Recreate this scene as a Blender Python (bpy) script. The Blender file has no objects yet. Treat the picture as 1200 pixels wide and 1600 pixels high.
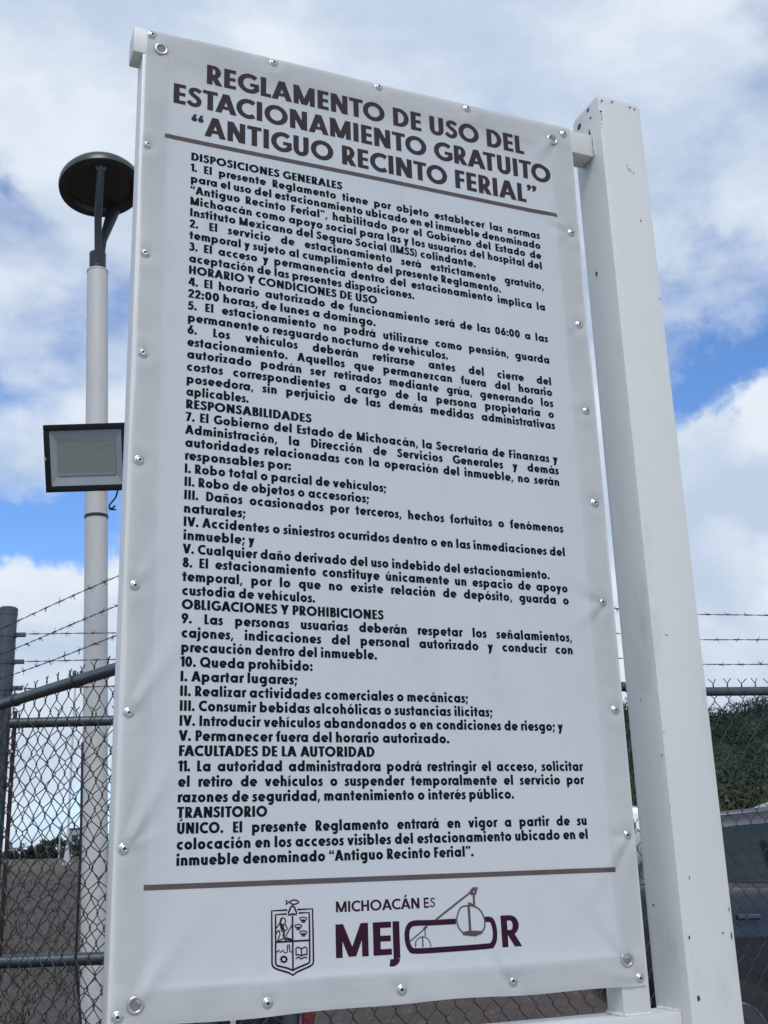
import bpy, bmesh, math, random
import numpy as np
from mathutils import Vector, Matrix

random.seed(7)
rng = np.random.default_rng(7)
S = bpy.context.scene
COL = S.collection

# ------------------------------------------------------------------ camera
CAM = np.array([-0.53207509, -2.45471642, 1.5])
ROT = np.array([[0.92572883, 0.08287306, 0.36899619],
                [-0.37692268, 0.28192346, 0.88229726],
                [-0.03091001, -0.95585104, 0.29222141]])
FOC = 1778.8359
cd = bpy.data.cameras.new("camera")
co = bpy.data.objects.new("camera", cd); COL.objects.link(co)
cd.sensor_fit = 'VERTICAL'; cd.sensor_height = 24.0; cd.sensor_width = 18.0
cd.lens = 24.0 * FOC / 1600.0
cd.clip_start = 0.05; cd.clip_end = 5000
m = Matrix.Identity(4)
for i in range(3):
    m[i][0] = ROT[i][0]; m[i][1] = -ROT[i][1]; m[i][2] = -ROT[i][2]; m[i][3] = CAM[i]
co.matrix_world = m
S.camera = co

def at(px, py, d):
    """world position of something seen at (px, py) in the photograph, d metres ahead"""
    return CAM + ROT @ np.array([(px - 600) / FOC, (py - 800) / FOC, 1.0]) * d

def dirv(px, py):
    v = ROT @ np.array([(px - 600) / FOC, (py - 800) / FOC, 1.0])
    return v / np.linalg.norm(v)

def on_sign(px, py, y=0.0):
    v = ROT @ np.array([(px - 600) / FOC, (py - 800) / FOC, 1.0])
    p = CAM + v * ((y - CAM[1]) / v[1])
    return p[0], p[2]

# ------------------------------------------------------------------ world
# (column, row, half-width, half-height, strength[, tilt]) on the sky
PATCHES_BLUE = [(40, 825, 190, 62, .36), (1200, 550, 150, 60, .22, .35), (1070, 610, 90, 60, .16, .6), (1130, 450, 160, 60, .13), (30, 590, 100, 45, .08), (180, 520, 70, 80, .07),
                (190, 420, 60, 90, .05), (40, 340, 60, 30, .07), (1000, 560, 80, 90, .10)]
PATCHES_CLOUD = [(100, 1000, 330, 100, .30), (1130, 940, 260, 70, .25), (1190, 715, 120, 62, .24), (600, 60, 900, 200, .18), (60, 240, 200, 100, .08)]
PATCHES_LIGHT = [(60, 960, 160, 60, .06), (1150, 900, 200, 45, .10), (1150, 800, 200, 30, -.16), (400, 90, 70, 60, .14), (1170, 670, 90, 45, .14), (60, 240, 160, 70, .08), (60, 480, 120, 60, .04), (900, 120, 400, 160, -.02), (150, 60, 200, 60, -.02)]
SKYMUL = (1.02, 1.34, 1.66, 1)
SUN_EL, SUN_AZ = math.radians(52), math.radians(200)
W = bpy.data.worlds.new("World"); S.world = W; W.use_nodes = True
nt = W.node_tree; nt.nodes.clear()
def N(t, **k):
    n = nt.nodes.new(t)
    for a, b in k.items(): setattr(n, a, b)
    return n
def LK(a, b): nt.links.new(a, b)
def mathn(op, a, b=None, c=None, clamp=False):
    n = N('ShaderNodeMath', operation=op); n.use_clamp = clamp
    for i, v in enumerate((a, b, c)):
        if v is None: continue
        if isinstance(v, (int, float)): n.inputs[i].default_value = v
        else: LK(v, n.inputs[i])
    return n.outputs[0]
tc = N('ShaderNodeTexCoord')
DIR = tc.outputs['Generated']
sky = N('ShaderNodeTexSky', sky_type='NISHITA'); sky.sun_disc = False
sky.sun_elevation = SUN_EL; sky.sun_rotation = SUN_AZ; sky.altitude = 1900; sky.dust_density = 0.4; sky.ozone_density = 2.0
def noise(scale, detail, rough, sx=1, sy=1, sz=1, off=(0, 0, 0), dist=0.0, vec=None):
    mp = N('ShaderNodeMapping'); mp.inputs['Scale'].default_value = (sx, sy, sz); mp.inputs['Location'].default_value = off
    LK(vec if vec is not None else DIR, mp.inputs['Vector'])
    n = N('ShaderNodeTexNoise'); n.inputs['Scale'].default_value = scale
    n.inputs['Detail'].default_value = detail; n.inputs['Roughness'].default_value = rough
    n.inputs['Distortion'].default_value = dist
    LK(mp.outputs[0], n.inputs['Vector'])
    return n
def sstep(v, a, b):
    mr = N('ShaderNodeMapRange', interpolation_type='SMOOTHSTEP')
    mr.inputs['From Min'].default_value = a; mr.inputs['From Max'].default_value = b
    LK(v, mr.inputs['Value']); return mr.outputs[0]
def dot(vec):
    n = N('ShaderNodeVectorMath', operation='DOT_PRODUCT'); LK(DIR, n.inputs[0]); n.inputs[1].default_value = tuple(vec); return n.outputs['Value']
wn = noise(9.0, 5, 0.6, off=(5, 2, 9))
wv = N('ShaderNodeVectorMath', operation='MULTIPLY_ADD'); LK(wn.outputs['Color'], wv.inputs[0]); wv.inputs[1].default_value = (.16, .16, .16)
ws = N('ShaderNodeVectorMath', operation='SUBTRACT'); LK(DIR, ws.inputs[0]); ws.inputs[1].default_value = (.08, .08, .08); LK(ws.outputs[0], wv.inputs[2])
def wdot(vec):
    n = N('ShaderNodeVectorMath', operation='DOT_PRODUCT'); LK(wv.outputs[0], n.inputs[0]); n.inputs[1].default_value = tuple(vec); return n.outputs['Value']
def patch(px, py, wx, wy, k=1.0, rot=0.0):
    """soft elliptical mask on the sky around a direction, half-widths in photo pixels"""
    d0 = dirv(px, py)
    a = np.cross(d0, [0, 0, 1.0]); a /= np.linalg.norm(a); b = np.cross(a, d0)
    c, s = math.cos(rot), math.sin(rot)
    a, b = a * c + b * s, b * c - a * s
    x = mathn('MULTIPLY', wdot(a), FOC / wx); y = mathn('MULTIPLY', wdot(b), FOC / wy)
    r2 = mathn('ADD', mathn('MULTIPLY', x, x), mathn('MULTIPLY', y, y))
    e = mathn('POWER', 2.718, mathn('MULTIPLY', r2, -1.0))
    e = mathn('MULTIPLY', e, mathn('GREATER_THAN', dot(d0), 0.0))
    return mathn('MULTIPLY', e, k)
big = noise(2.6, 7, 0.52, 1, 1, 1.7, (3.1, 1.7, 0.4), 0.15)
mid = noise(7.5, 8, 0.56, 1, 1, 1.6, (0.3, 4.2, 2.2), 0.2)
cov = mathn('ADD', mathn('MULTIPLY', big.outputs['Fac'], 0.75), mathn('MULTIPLY', mid.outputs['Fac'], 0.35))
# openings in the cloud where the photograph shows blue
holes = None
for args in PATCHES_BLUE:
    p = patch(*args); holes = p if holes is None else mathn('ADD', holes, p)
cov = mathn('SUBTRACT', cov, holes)
for args in PATCHES_CLOUD:
    cov = mathn('ADD', cov, patch(*args))
cmask = sstep(cov, 0.37, 0.60)
shade = noise(5.0, 8, 0.55, 1, 1, 1.8, (7.7, 0.2, 5.0), 0.25)
shv = mathn('ADD', mathn('MULTIPLY', shade.outputs['Fac'], 0.9), mathn('MULTIPLY', mid.outputs['Fac'], 0.4))
for args in PATCHES_LIGHT:
    shv = mathn('ADD', shv, patch(*args))
shm = sstep(shv, 0.50, 0.84)
cc = N('ShaderNodeMix', data_type='RGBA')
LK(shm, cc.inputs[0])
cc.inputs[6].default_value = (4.3, 5.15, 6.45, 1)
cc.inputs[7].default_value = (6.5, 7.05, 7.7, 1)
# the sky away from the sun (behind the camera) is the same cloud deck, a touch brighter towards the sun
sun_dir = np.array([math.sin(SUN_AZ) * math.cos(SUN_EL), math.cos(SUN_AZ) * math.cos(SUN_EL), math.sin(SUN_EL)])
glow = mathn('MULTIPLY', mathn('MAXIMUM', dot(sun_dir), 0.0), 0.0)
sb = N('ShaderNodeMix', data_type='RGBA', blend_type='MULTIPLY'); sb.inputs[0].default_value = 1
LK(sky.outputs[0], sb.inputs[6]); sb.inputs[7].default_value = SKYMUL
mx = N('ShaderNodeMix', data_type='RGBA')
LK(cmask, mx.inputs[0]); LK(sb.outputs[2], mx.inputs[6]); LK(cc.outputs[2], mx.inputs[7])
bg = N('ShaderNodeBackground'); bg.inputs['Strength'].default_value = 0.1
LK(mx.outputs[2], bg.inputs['Color'])
wo = N('ShaderNodeOutputWorld'); LK(bg.outputs[0], wo.inputs['Surface'])

sl = bpy.data.lights.new("sun", 'SUN'); sl.energy = 1.5; sl.angle = math.radians(25); sl.color = (1, 0.985, 0.955)
so = bpy.data.objects.new("sun", sl); COL.objects.link(so)
so.rotation_euler = Vector(tuple(-sun_dir)).to_track_quat('-Z', 'Y').to_euler()
S.view_settings.view_transform = 'Standard'; S.view_settings.look = 'None'
S.view_settings.exposure = 0.3; S.view_settings.gamma = 1.0; S.view_settings.use_curve_mapping = False
S.render.engine = 'CYCLES'

# ------------------------------------------------------------------ materials
def mat(name, col, rough=0.6, metal=0.0, var=0.0, vscale=8.0, bump=0.0, bscale=60.0, dirt=None, dscale=3.0, damt=0.5,
        spec=None, dthr=(0.5, 0.7), stretch=(1, 1, 1), coat=0.0):
    mt = bpy.data.materials.new(name); mt.use_nodes = True
    t = mt.node_tree; b = t.nodes['Principled BSDF']
    b.inputs['Roughness'].default_value = rough; b.inputs['Metallic'].default_value = metal
    if spec is not None: b.inputs['Specular IOR Level'].default_value = spec
    if coat: b.inputs['Coat Weight'].default_value = coat; b.inputs['Coat Roughness'].default_value = 0.05
    b.inputs['Base Color'].default_value = (*col, 1)
    tcn = t.nodes.new('ShaderNodeTexCoord'); mp = t.nodes.new('ShaderNodeMapping')
    mp.inputs['Scale'].default_value = stretch
    t.links.new(tcn.outputs['Object'], mp.inputs['Vector'])
    cur = None
    if var:
        n = t.nodes.new('ShaderNodeTexNoise'); n.inputs['Scale'].default_value = vscale; n.inputs['Detail'].default_value = 6
        n.inputs['Roughness'].default_value = 0.6
        t.links.new(mp.outputs[0], n.inputs['Vector'])
        r = t.nodes.new('ShaderNodeValToRGB')
        r.color_ramp.elements[0].position = 0.3; r.color_ramp.elements[1].position = 0.7
        r.color_ramp.elements[0].color = (*[c * (1 - var) for c in col], 1)
        r.color_ramp.elements[1].color = (*[min(1, c * (1 + var)) for c in col], 1)
        t.links.new(n.outputs['Fac'], r.inputs[0]); cur = r.outputs[0]
    if dirt is not None:
        n = t.nodes.new('ShaderNodeTexNoise'); n.inputs['Scale'].default_value = dscale; n.inputs['Detail'].default_value = 9
        n.inputs['Roughness'].default_value = 0.65
        t.links.new(mp.outputs[0], n.inputs['Vector'])
        r = t.nodes.new('ShaderNodeMapRange'); r.interpolation_type = 'SMOOTHSTEP'
        r.inputs['From Min'].default_value = dthr[0]; r.inputs['From Max'].default_value = dthr[1]; r.inputs['To Max'].default_value = damt
        t.links.new(n.outputs['Fac'], r.inputs[0])
        x = t.nodes.new('ShaderNodeMix'); x.data_type = 'RGBA'
        t.links.new(r.outputs[0], x.inputs[0])
        if cur is None: x.inputs[6].default_value = (*col, 1)
        else: t.links.new(cur, x.inputs[6])
        x.inputs[7].default_value = (*dirt, 1); cur = x.outputs[2]
    if cur is not None: t.links.new(cur, b.inputs['Base Color'])
    if bump:
        n = t.nodes.new('ShaderNodeTexNoise'); n.inputs['Scale'].default_value = bscale; n.inputs['Detail'].default_value = 5
        t.links.new(mp.outputs[0], n.inputs['Vector'])
        bp = t.nodes.new('ShaderNodeBump'); bp.inputs['Strength'].default_value = bump; bp.inputs['Distance'].default_value = 0.01
        t.links.new(n.outputs['Fac'], bp.inputs['Height']); t.links.new(bp.outputs[0], b.inputs['Normal'])
    return mt

M = {}
M['white_paint'] = mat('white_paint', (0.63, 0.63, 0.605), 0.40, var=0.05, vscale=2.5, bump=0.12, bscale=35, dirt=(0.35, 0.355, 0.35), dscale=4, damt=0.5, dthr=(0.55, 0.74), stretch=(1, 1, 0.35))
M['pole_paint'] = mat('pole_paint', (0.56, 0.55, 0.53), 0.5, var=0.05, vscale=3, dirt=(0.3, 0.29, 0.28), dscale=3, damt=0.4, stretch=(1, 1, 0.3), bump=0.1, bscale=20)
M['galv'] = mat('galvanised', (0.085, 0.10, 0.112), 0.42, 0.6, var=0.28, vscale=14, bump=0.1, bscale=90, dirt=(0.035, 0.04, 0.045), dscale=7, damt=0.6)
M['wire'] = mat('fence_wire', (0.055, 0.058, 0.062), 0.55, 0.4, var=0.3, vscale=20)
M['rust'] = mat('rusty_steel', (0.045, 0.016, 0.014), 0.8, 0.1, var=0.4, vscale=12, dirt=(0.03, 0.022, 0.02), dscale=9, damt=0.8)
M['chrome'] = mat('zinc_screw', (0.62, 0.63, 0.64), 0.28, 0.9, var=0.12, vscale=60)
M['recess'] = mat('screw_recess', (0.02, 0.02, 0.022), 0.6)
M['brass'] = mat('grommet_metal', (0.55, 0.54, 0.50), 0.3, 0.9, var=0.15, vscale=70)
M['chip'] = mat('bare_chip', (0.035, 0.03, 0.03), 0.8)
M['smudge'] = mat('grey_smudge', (0.36, 0.35, 0.36), 0.6)
M['black_metal'] = mat('black_housing', (0.008, 0.009, 0.013), 0.45, 0.0, var=0.2, vscale=20, spec=0.3)
M['reflector'] = mat('reflector', (0.31, 0.34, 0.36), 0.35, 0.1, var=0.05, vscale=5)
M['led'] = mat('led_panel', (0.22, 0.25, 0.23), 0.35, 0.0, var=0.08, vscale=30)
M['lamp_grey'] = mat('lamp_grey', (0.026, 0.031, 0.036), 0.5, 0.2, var=0.15, vscale=10)
M['lamp_dome'] = mat('lamp_dome', (0.040, 0.046, 0.042), 0.35, 0.1, var=0.15, vscale=10)
M['lamp_under'] = mat('lamp_lens', (0.055, 0.045, 0.045), 0.3, 0.0, var=0.3, vscale=9)
M['title'] = mat('title_ink', (0.048, 0.037, 0.043), 0.85, spec=.12, var=0.06, vscale=40)
M['ink'] = mat('body_ink', (0.005, 0.008, 0.015), 0.85, spec=.1)
M['rule'] = mat('rule_ink', (0.105, 0.086, 0.086), 0.8, spec=.15, var=0.08, vscale=30)
M['maroon'] = mat('maroon_ink', (0.032, 0.008, 0.022), 0.8, spec=.15)
M['taupe'] = mat('taupe_ink', (0.10, 0.075, 0.08), 0.8, spec=.15)
M['black_cable'] = mat('black_cable', (0.01, 0.012, 0.02), 0.5)

def banner_material():
    mt = bpy.data.materials.new('banner_vinyl'); mt.use_nodes = True
    t = mt.node_tree; b = t.nodes['Principled BSDF']; out = t.nodes['Material Output']
    b.inputs['Roughness'].default_value = 0.42
    tcn = t.nodes.new('ShaderNodeTexCoord')
    n = t.nodes.new('ShaderNodeTexNoise'); n.inputs['Scale'].default_value = 1.6; n.inputs['Detail'].default_value = 4
    t.links.new(tcn.outputs['Object'], n.inputs['Vector'])
    r = t.nodes.new('ShaderNodeValToRGB')
    r.color_ramp.elements[0].position = 0.3; r.color_ramp.elements[1].position = 0.72
    r.color_ramp.elements[0].color = (0.76, 0.78, 0.765, 1); r.color_ramp.elements[1].color = (0.81, 0.81, 0.81, 1)
    t.links.new(n.outputs['Fac'], r.inputs[0])
    # wind-blown dust, streaked
    mp0 = t.nodes.new('ShaderNodeMapping'); mp0.inputs['Scale'].default_value = (3, 1, 1.2)
    t.links.new(tcn.outputs['Object'], mp0.inputs['Vector'])
    nd = t.nodes.new('ShaderNodeTexNoise'); nd.inputs['Scale'].default_value = 2.4; nd.inputs['Detail'].default_value = 9; nd.inputs['Roughness'].default_value = 0.68
    t.links.new(mp0.outputs[0], nd.inputs['Vector'])
    rd = t.nodes.new('ShaderNodeMapRange'); rd.interpolation_type = 'SMOOTHSTEP'
    rd.inputs['From Min'].default_value = 0.52; rd.inputs['From Max'].default_value = 0.78; rd.inputs['To Max'].default_value = 0.5
    t.links.new(nd.outputs['Fac'], rd.inputs[0])
    dm = t.nodes.new('ShaderNodeMix'); dm.data_type = 'RGBA'
    t.links.new(rd.outputs[0], dm.inputs[0]); t.links.new(r.outputs[0], dm.inputs[6]); dm.inputs[7].default_value = (0.55, 0.55, 0.56, 1)
    # frame-tube band: blocked backlight painted as darker colour, mottled by grey dust smudges
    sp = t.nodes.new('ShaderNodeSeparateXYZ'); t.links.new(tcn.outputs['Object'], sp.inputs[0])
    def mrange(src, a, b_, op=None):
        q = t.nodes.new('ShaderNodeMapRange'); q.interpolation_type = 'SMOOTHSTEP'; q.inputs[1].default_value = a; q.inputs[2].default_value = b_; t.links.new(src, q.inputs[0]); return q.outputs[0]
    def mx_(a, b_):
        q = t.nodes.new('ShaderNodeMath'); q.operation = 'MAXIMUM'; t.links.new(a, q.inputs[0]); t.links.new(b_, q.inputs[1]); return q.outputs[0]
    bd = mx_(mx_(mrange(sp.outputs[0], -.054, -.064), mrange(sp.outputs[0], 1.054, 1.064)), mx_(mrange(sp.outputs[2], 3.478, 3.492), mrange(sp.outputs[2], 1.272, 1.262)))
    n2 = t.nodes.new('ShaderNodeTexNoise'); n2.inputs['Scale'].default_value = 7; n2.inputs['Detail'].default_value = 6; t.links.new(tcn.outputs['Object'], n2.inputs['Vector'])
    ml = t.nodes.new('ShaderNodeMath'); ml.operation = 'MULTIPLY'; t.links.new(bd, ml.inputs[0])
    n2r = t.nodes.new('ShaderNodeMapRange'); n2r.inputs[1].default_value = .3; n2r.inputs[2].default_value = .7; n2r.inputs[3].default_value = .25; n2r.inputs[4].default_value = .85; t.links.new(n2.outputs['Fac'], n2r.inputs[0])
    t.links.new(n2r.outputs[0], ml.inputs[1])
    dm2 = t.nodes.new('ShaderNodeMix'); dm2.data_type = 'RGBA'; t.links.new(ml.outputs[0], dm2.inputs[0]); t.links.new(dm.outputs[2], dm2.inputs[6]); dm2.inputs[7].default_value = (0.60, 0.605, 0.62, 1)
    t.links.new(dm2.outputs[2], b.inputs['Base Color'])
    rr = t.nodes.new('ShaderNodeMapRange'); rr.inputs[3].default_value = .34; rr.inputs[4].default_value = .56; t.links.new(nd.outputs['Fac'], rr.inputs[0]); t.links.new(rr.outputs[0], b.inputs['Roughness'])
    # woven scrim: fine horizontal threads
    mp = t.nodes.new('ShaderNodeMapping'); mp.inputs['Scale'].default_value = (14, 1, 420)
    t.links.new(tcn.outputs['Object'], mp.inputs['Vector'])
    nb = t.nodes.new('ShaderNodeTexNoise'); nb.inputs['Scale'].default_value = 1.0; nb.inputs['Detail'].default_value = 3
    t.links.new(mp.outputs[0], nb.inputs['Vector'])
    bp = t.nodes.new('ShaderNodeBump'); bp.inputs['Strength'].default_value = 0.35; bp.inputs['Distance'].default_value = 0.002
    t.links.new(nb.outputs['Fac'], bp.inputs['Height']); t.links.new(bp.outputs[0], b.inputs['Normal'])
    tr = t.nodes.new('ShaderNodeBsdfTranslucent'); tr.inputs['Color'].default_value = (0.86, 0.86, 0.85, 1)
    ms = t.nodes.new('ShaderNodeMixShader'); ms.inputs[0].default_value = 0.5
    t.links.new(b.outputs[0], ms.inputs[1]); t.links.new(tr.outputs[0], ms.inputs[2]); t.links.new(ms.outputs[0], out.inputs['Surface'])
    return mt
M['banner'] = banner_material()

def glass_material():
    mt = bpy.data.materials.new('tinted_glass'); mt.use_nodes = True
    b = mt.node_tree.nodes['Principled BSDF']
    b.inputs['Base Color'].default_value = (0.012, 0.022, 0.025, 1); b.inputs['Roughness'].default_value = 0.04
    b.inputs['Specular IOR Level'].default_value = 0.5
    b.inputs['Transmission Weight'].default_value = 0.0
    return mt
M['glass'] = glass_material()
M['tyre'] = mat('tyre_rubber', (0.02, 0.02, 0.022), 0.8)
M['alloy'] = mat('alloy_rim', (0.12, 0.12, 0.13), 0.35, 0.8)
M['trim'] = mat('black_trim', (0.015, 0.015, 0.018), 0.5)

# ------------------------------------------------------------------ object helpers
def link(name, me, m_=None, parent=None, smooth=False):
    o = bpy.data.objects.new(name, me); COL.objects.link(o)
    if m_ is not None and not me.materials: me.materials.append(m_)
    if parent is not None: o.parent = parent
    if smooth:
        me.polygons.foreach_set('use_smooth', [True] * len(me.polygons))
    return o
def pyd(name, vs, fs, m_, parent=None, smooth=False):
    me = bpy.data.meshes.new(name); me.from_pydata([tuple(map(float, v)) for v in vs], [], fs); me.update()
    return link(name, me, m_, parent, smooth)
def thing(name, label, cat, loc=(0, 0, 0), group=None, kind=None):
    o = bpy.data.objects.new(name, None); COL.objects.link(o); o.location = loc; o.empty_display_size = 0.1
    o['label'] = label; o['category'] = cat
    if group: o['group'] = group
    if kind: o['kind'] = kind
    return o
def tag(o, label=None, cat=None, group=None, kind=None):
    if label: o['label'] = label
    if cat: o['category'] = cat
    if group: o['group'] = group
    if kind: o['kind'] = kind
    return o

class MB:
    """collects geometry in world space; build() subtracts the parent's origin"""
    def __init__(s): s.v = []; s.f = []
    def add(s, vs, fs):
        b = len(s.v); s.v += [tuple(map(float, v)) for v in vs]; s.f += [tuple(b + i for i in f) for f in fs]; return s
    def box(s, lo, hi):
        x0, y0, z0 = lo; x1, y1, z1 = hi
        return s.add([(x0, y0, z0), (x1, y0, z0), (x1, y1, z0), (x0, y1, z0), (x0, y0, z1), (x1, y0, z1), (x1, y1, z1), (x0, y1, z1)],
                     [(0, 3, 2, 1), (4, 5, 6, 7), (0, 1, 5, 4), (1, 2, 6, 5), (2, 3, 7, 6), (3, 0, 4, 7)])
    def obox(s, c, ax, ay, az, hx, hy, hz):
        c, ax, ay, az = map(np.array, (c, ax, ay, az)); vs = []
        for k in (-1, 1):
            for i, j in ((-1, -1), (1, -1), (1, 1), (-1, 1)):
                vs.append(c + ax * hx * i + ay * hy * j + az * hz * k)
        return s.add(vs, [(0, 3, 2, 1), (4, 5, 6, 7), (0, 1, 5, 4), (1, 2, 6, 5), (2, 3, 7, 6), (3, 0, 4, 7)])
    def tube(s, pts, r, n=8, cap=True):
        pts = [np.array(p, float) for p in pts]; rs = r if hasattr(r, '__len__') else [r] * len(pts)
        vs = []; prev = None
        for i, p in enumerate(pts):
            t = pts[min(i + 1, len(pts) - 1)] - pts[max(i - 1, 0)]; t /= (np.linalg.norm(t) + 1e-12)
            if prev is None:
                a = np.cross(t, [0, 0, 1.0])
                if np.linalg.norm(a) < 0.1: a = np.cross(t, [1.0, 0, 0])
            else: a = prev - t * (prev @ t)
            a /= np.linalg.norm(a); prev = a; b = np.cross(t, a)
            for k in range(n):
                w = 2 * math.pi * k / n; vs.append(p + (a * math.cos(w) + b * math.sin(w)) * rs[i])
        fs = []
        for i in range(len(pts) - 1):
            for k in range(n):
                k2 = (k + 1) % n; fs.append((i * n + k, i * n + k2, (i + 1) * n + k2, (i + 1) * n + k))
        if cap:
            fs.append(tuple(range(n))[::-1]); fs.append(tuple((len(pts) - 1) * n + k for k in range(n)))
        return s.add(vs, fs)
    def build(s, name, m_, parent=None, smooth=False, bevel=0):
        off = np.array(parent.matrix_basis.translation) if parent is not None and parent.parent is None else np.zeros(3)
        if parent is not None and parent.parent is not None: off = np.array(parent.parent.location)
        vs = [tuple(np.array(v) - off) for v in s.v]
        o = pyd(name, vs, s.f, m_, parent)
        me = o.data
        bm = bmesh.new(); bm.from_mesh(me); bmesh.ops.recalc_face_normals(bm, faces=bm.faces)
        if bevel:
            ed = [e for e in bm.edges if e.is_manifold and e.calc_face_angle(0) > 0.6]
            bmesh.ops.bevel(bm, geom=ed, offset=bevel, segments=2, affect='EDGES', profile=0.6)
        bm.to_mesh(me); bm.free()
        if smooth:
            me.polygons.foreach_set('use_smooth', [True] * len(me.polygons))
            try: me.set_sharp_from_angle(angle=math.radians(40))
            except Exception: pass
        return o

# ------------------------------------------------------------------ lettering: a geometric bold alphabet drawn with strokes
# every glyph: (advance, [polygons strips]); units: cap height = 1
T = 0.268
def ell(cx, cy, rx, ry, a0, a1, n=None):
    n = n or max(5, int(abs(a1 - a0) / 15) + 1)
    return [(cx + rx * math.cos(math.radians(a0 + (a1 - a0) * i / (n - 1))), cy + ry * math.sin(math.radians(a0 + (a1 - a0) * i / (n - 1)))) for i in range(n)]
def stroke(pts, w, w2=None):
    """constant-width strip along pts -> list of quads (left/right rails)"""
    out = []; n = len(pts)
    closed = n > 3 and abs(pts[0][0] - pts[-1][0]) + abs(pts[0][1] - pts[-1][1]) < 1e-6
    L = []; R = []
    for i, p in enumerate(pts):
        if closed and i in (0, n - 1): a, b = pts[-2], pts[1]
        else: a, b = pts[max(0, i - 1)], pts[min(n - 1, i + 1)]
        dx, dy = b[0] - a[0], b[1] - a[1]; l = math.hypot(dx, dy) or 1
        # width thins a little where the stroke runs horizontally
        ww = w if w2 is None else (w * abs(dy) + w2 * abs(dx)) / (abs(dx) + abs(dy))
        nx, ny = -dy / l * ww / 2, dx / l * ww / 2
        L.append((p[0] + nx, p[1] + ny)); R.append((p[0] - nx, p[1] - ny))
    for i in range(n - 1): out.append([R[i], R[i + 1], L[i + 1], L[i]])
    return [out]
def rect(x0, y0, x1, y1):
    # cut into short pieces so that print follows the cloth
    k = max(1, int(round(max(abs(x1 - x0), abs(y1 - y0)) / 0.55))); q = []
    for i in range(k):
        if abs(x1 - x0) > abs(y1 - y0):
            a, b = x0 + (x1 - x0) * i / k, x0 + (x1 - x0) * (i + 1) / k; q.append([(a, y0), (b, y0), (b, y1), (a, y1)])
        else:
            a, b = y0 + (y1 - y0) * i / k, y0 + (y1 - y0) * (i + 1) / k; q.append([(x0, a), (x1, a), (x1, b), (x0, b)])
    return [q]
def diag(x0, y0, x1, y1, w):
    return [[[(x0 - w / 2, y0), (x0 + w / 2, y0), (x1 + w / 2, y1), (x1 - w / 2, y1)]]]
def dotg(cx, cy, r=0.145):
    p = ell(cx, cy, r, r, 0, 330, 12)
    return [[[p[0], p[1], p[2], p[3]], [p[0], p[3], p[4], p[11]], [p[11], p[4], p[5], p[10]], [p[10], p[5], p[6], p[9]], [p[9], p[6], p[7], p[8]]]]
def smooth(pts, k=6):
    out = []; n = len(pts)
    for i in range(n - 1):
        p0, p1, p2, p3 = pts[max(0, i - 1)], pts[i], pts[i + 1], pts[min(n - 1, i + 2)]
        for j in range(k):
            u = j / k
            out.append(tuple(0.5 * ((2 * p1[c]) + (-p0[c] + p2[c]) * u + (2 * p0[c] - 5 * p1[c] + 4 * p2[c] - p3[c]) * u * u + (-p0[c] + 3 * p1[c] - 3 * p2[c] + p3[c]) * u ** 3) for c in (0, 1)))
    out.append(pts[-1]); return out
X = 0.70; A_ = 1.04; XR = X / 2 + 0.015; H = T * 0.84
def ring(cx, cy, ro, rv, a0=0, a1=360, t=None, h=None):
    t = T if t is None else t
    h = t * 0.9 if h is None else h
    return stroke(ell(cx, cy, ro - t / 2, rv - h / 2, a0, a1, 25 if abs(a1 - a0) > 300 else None), t, h)
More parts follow.
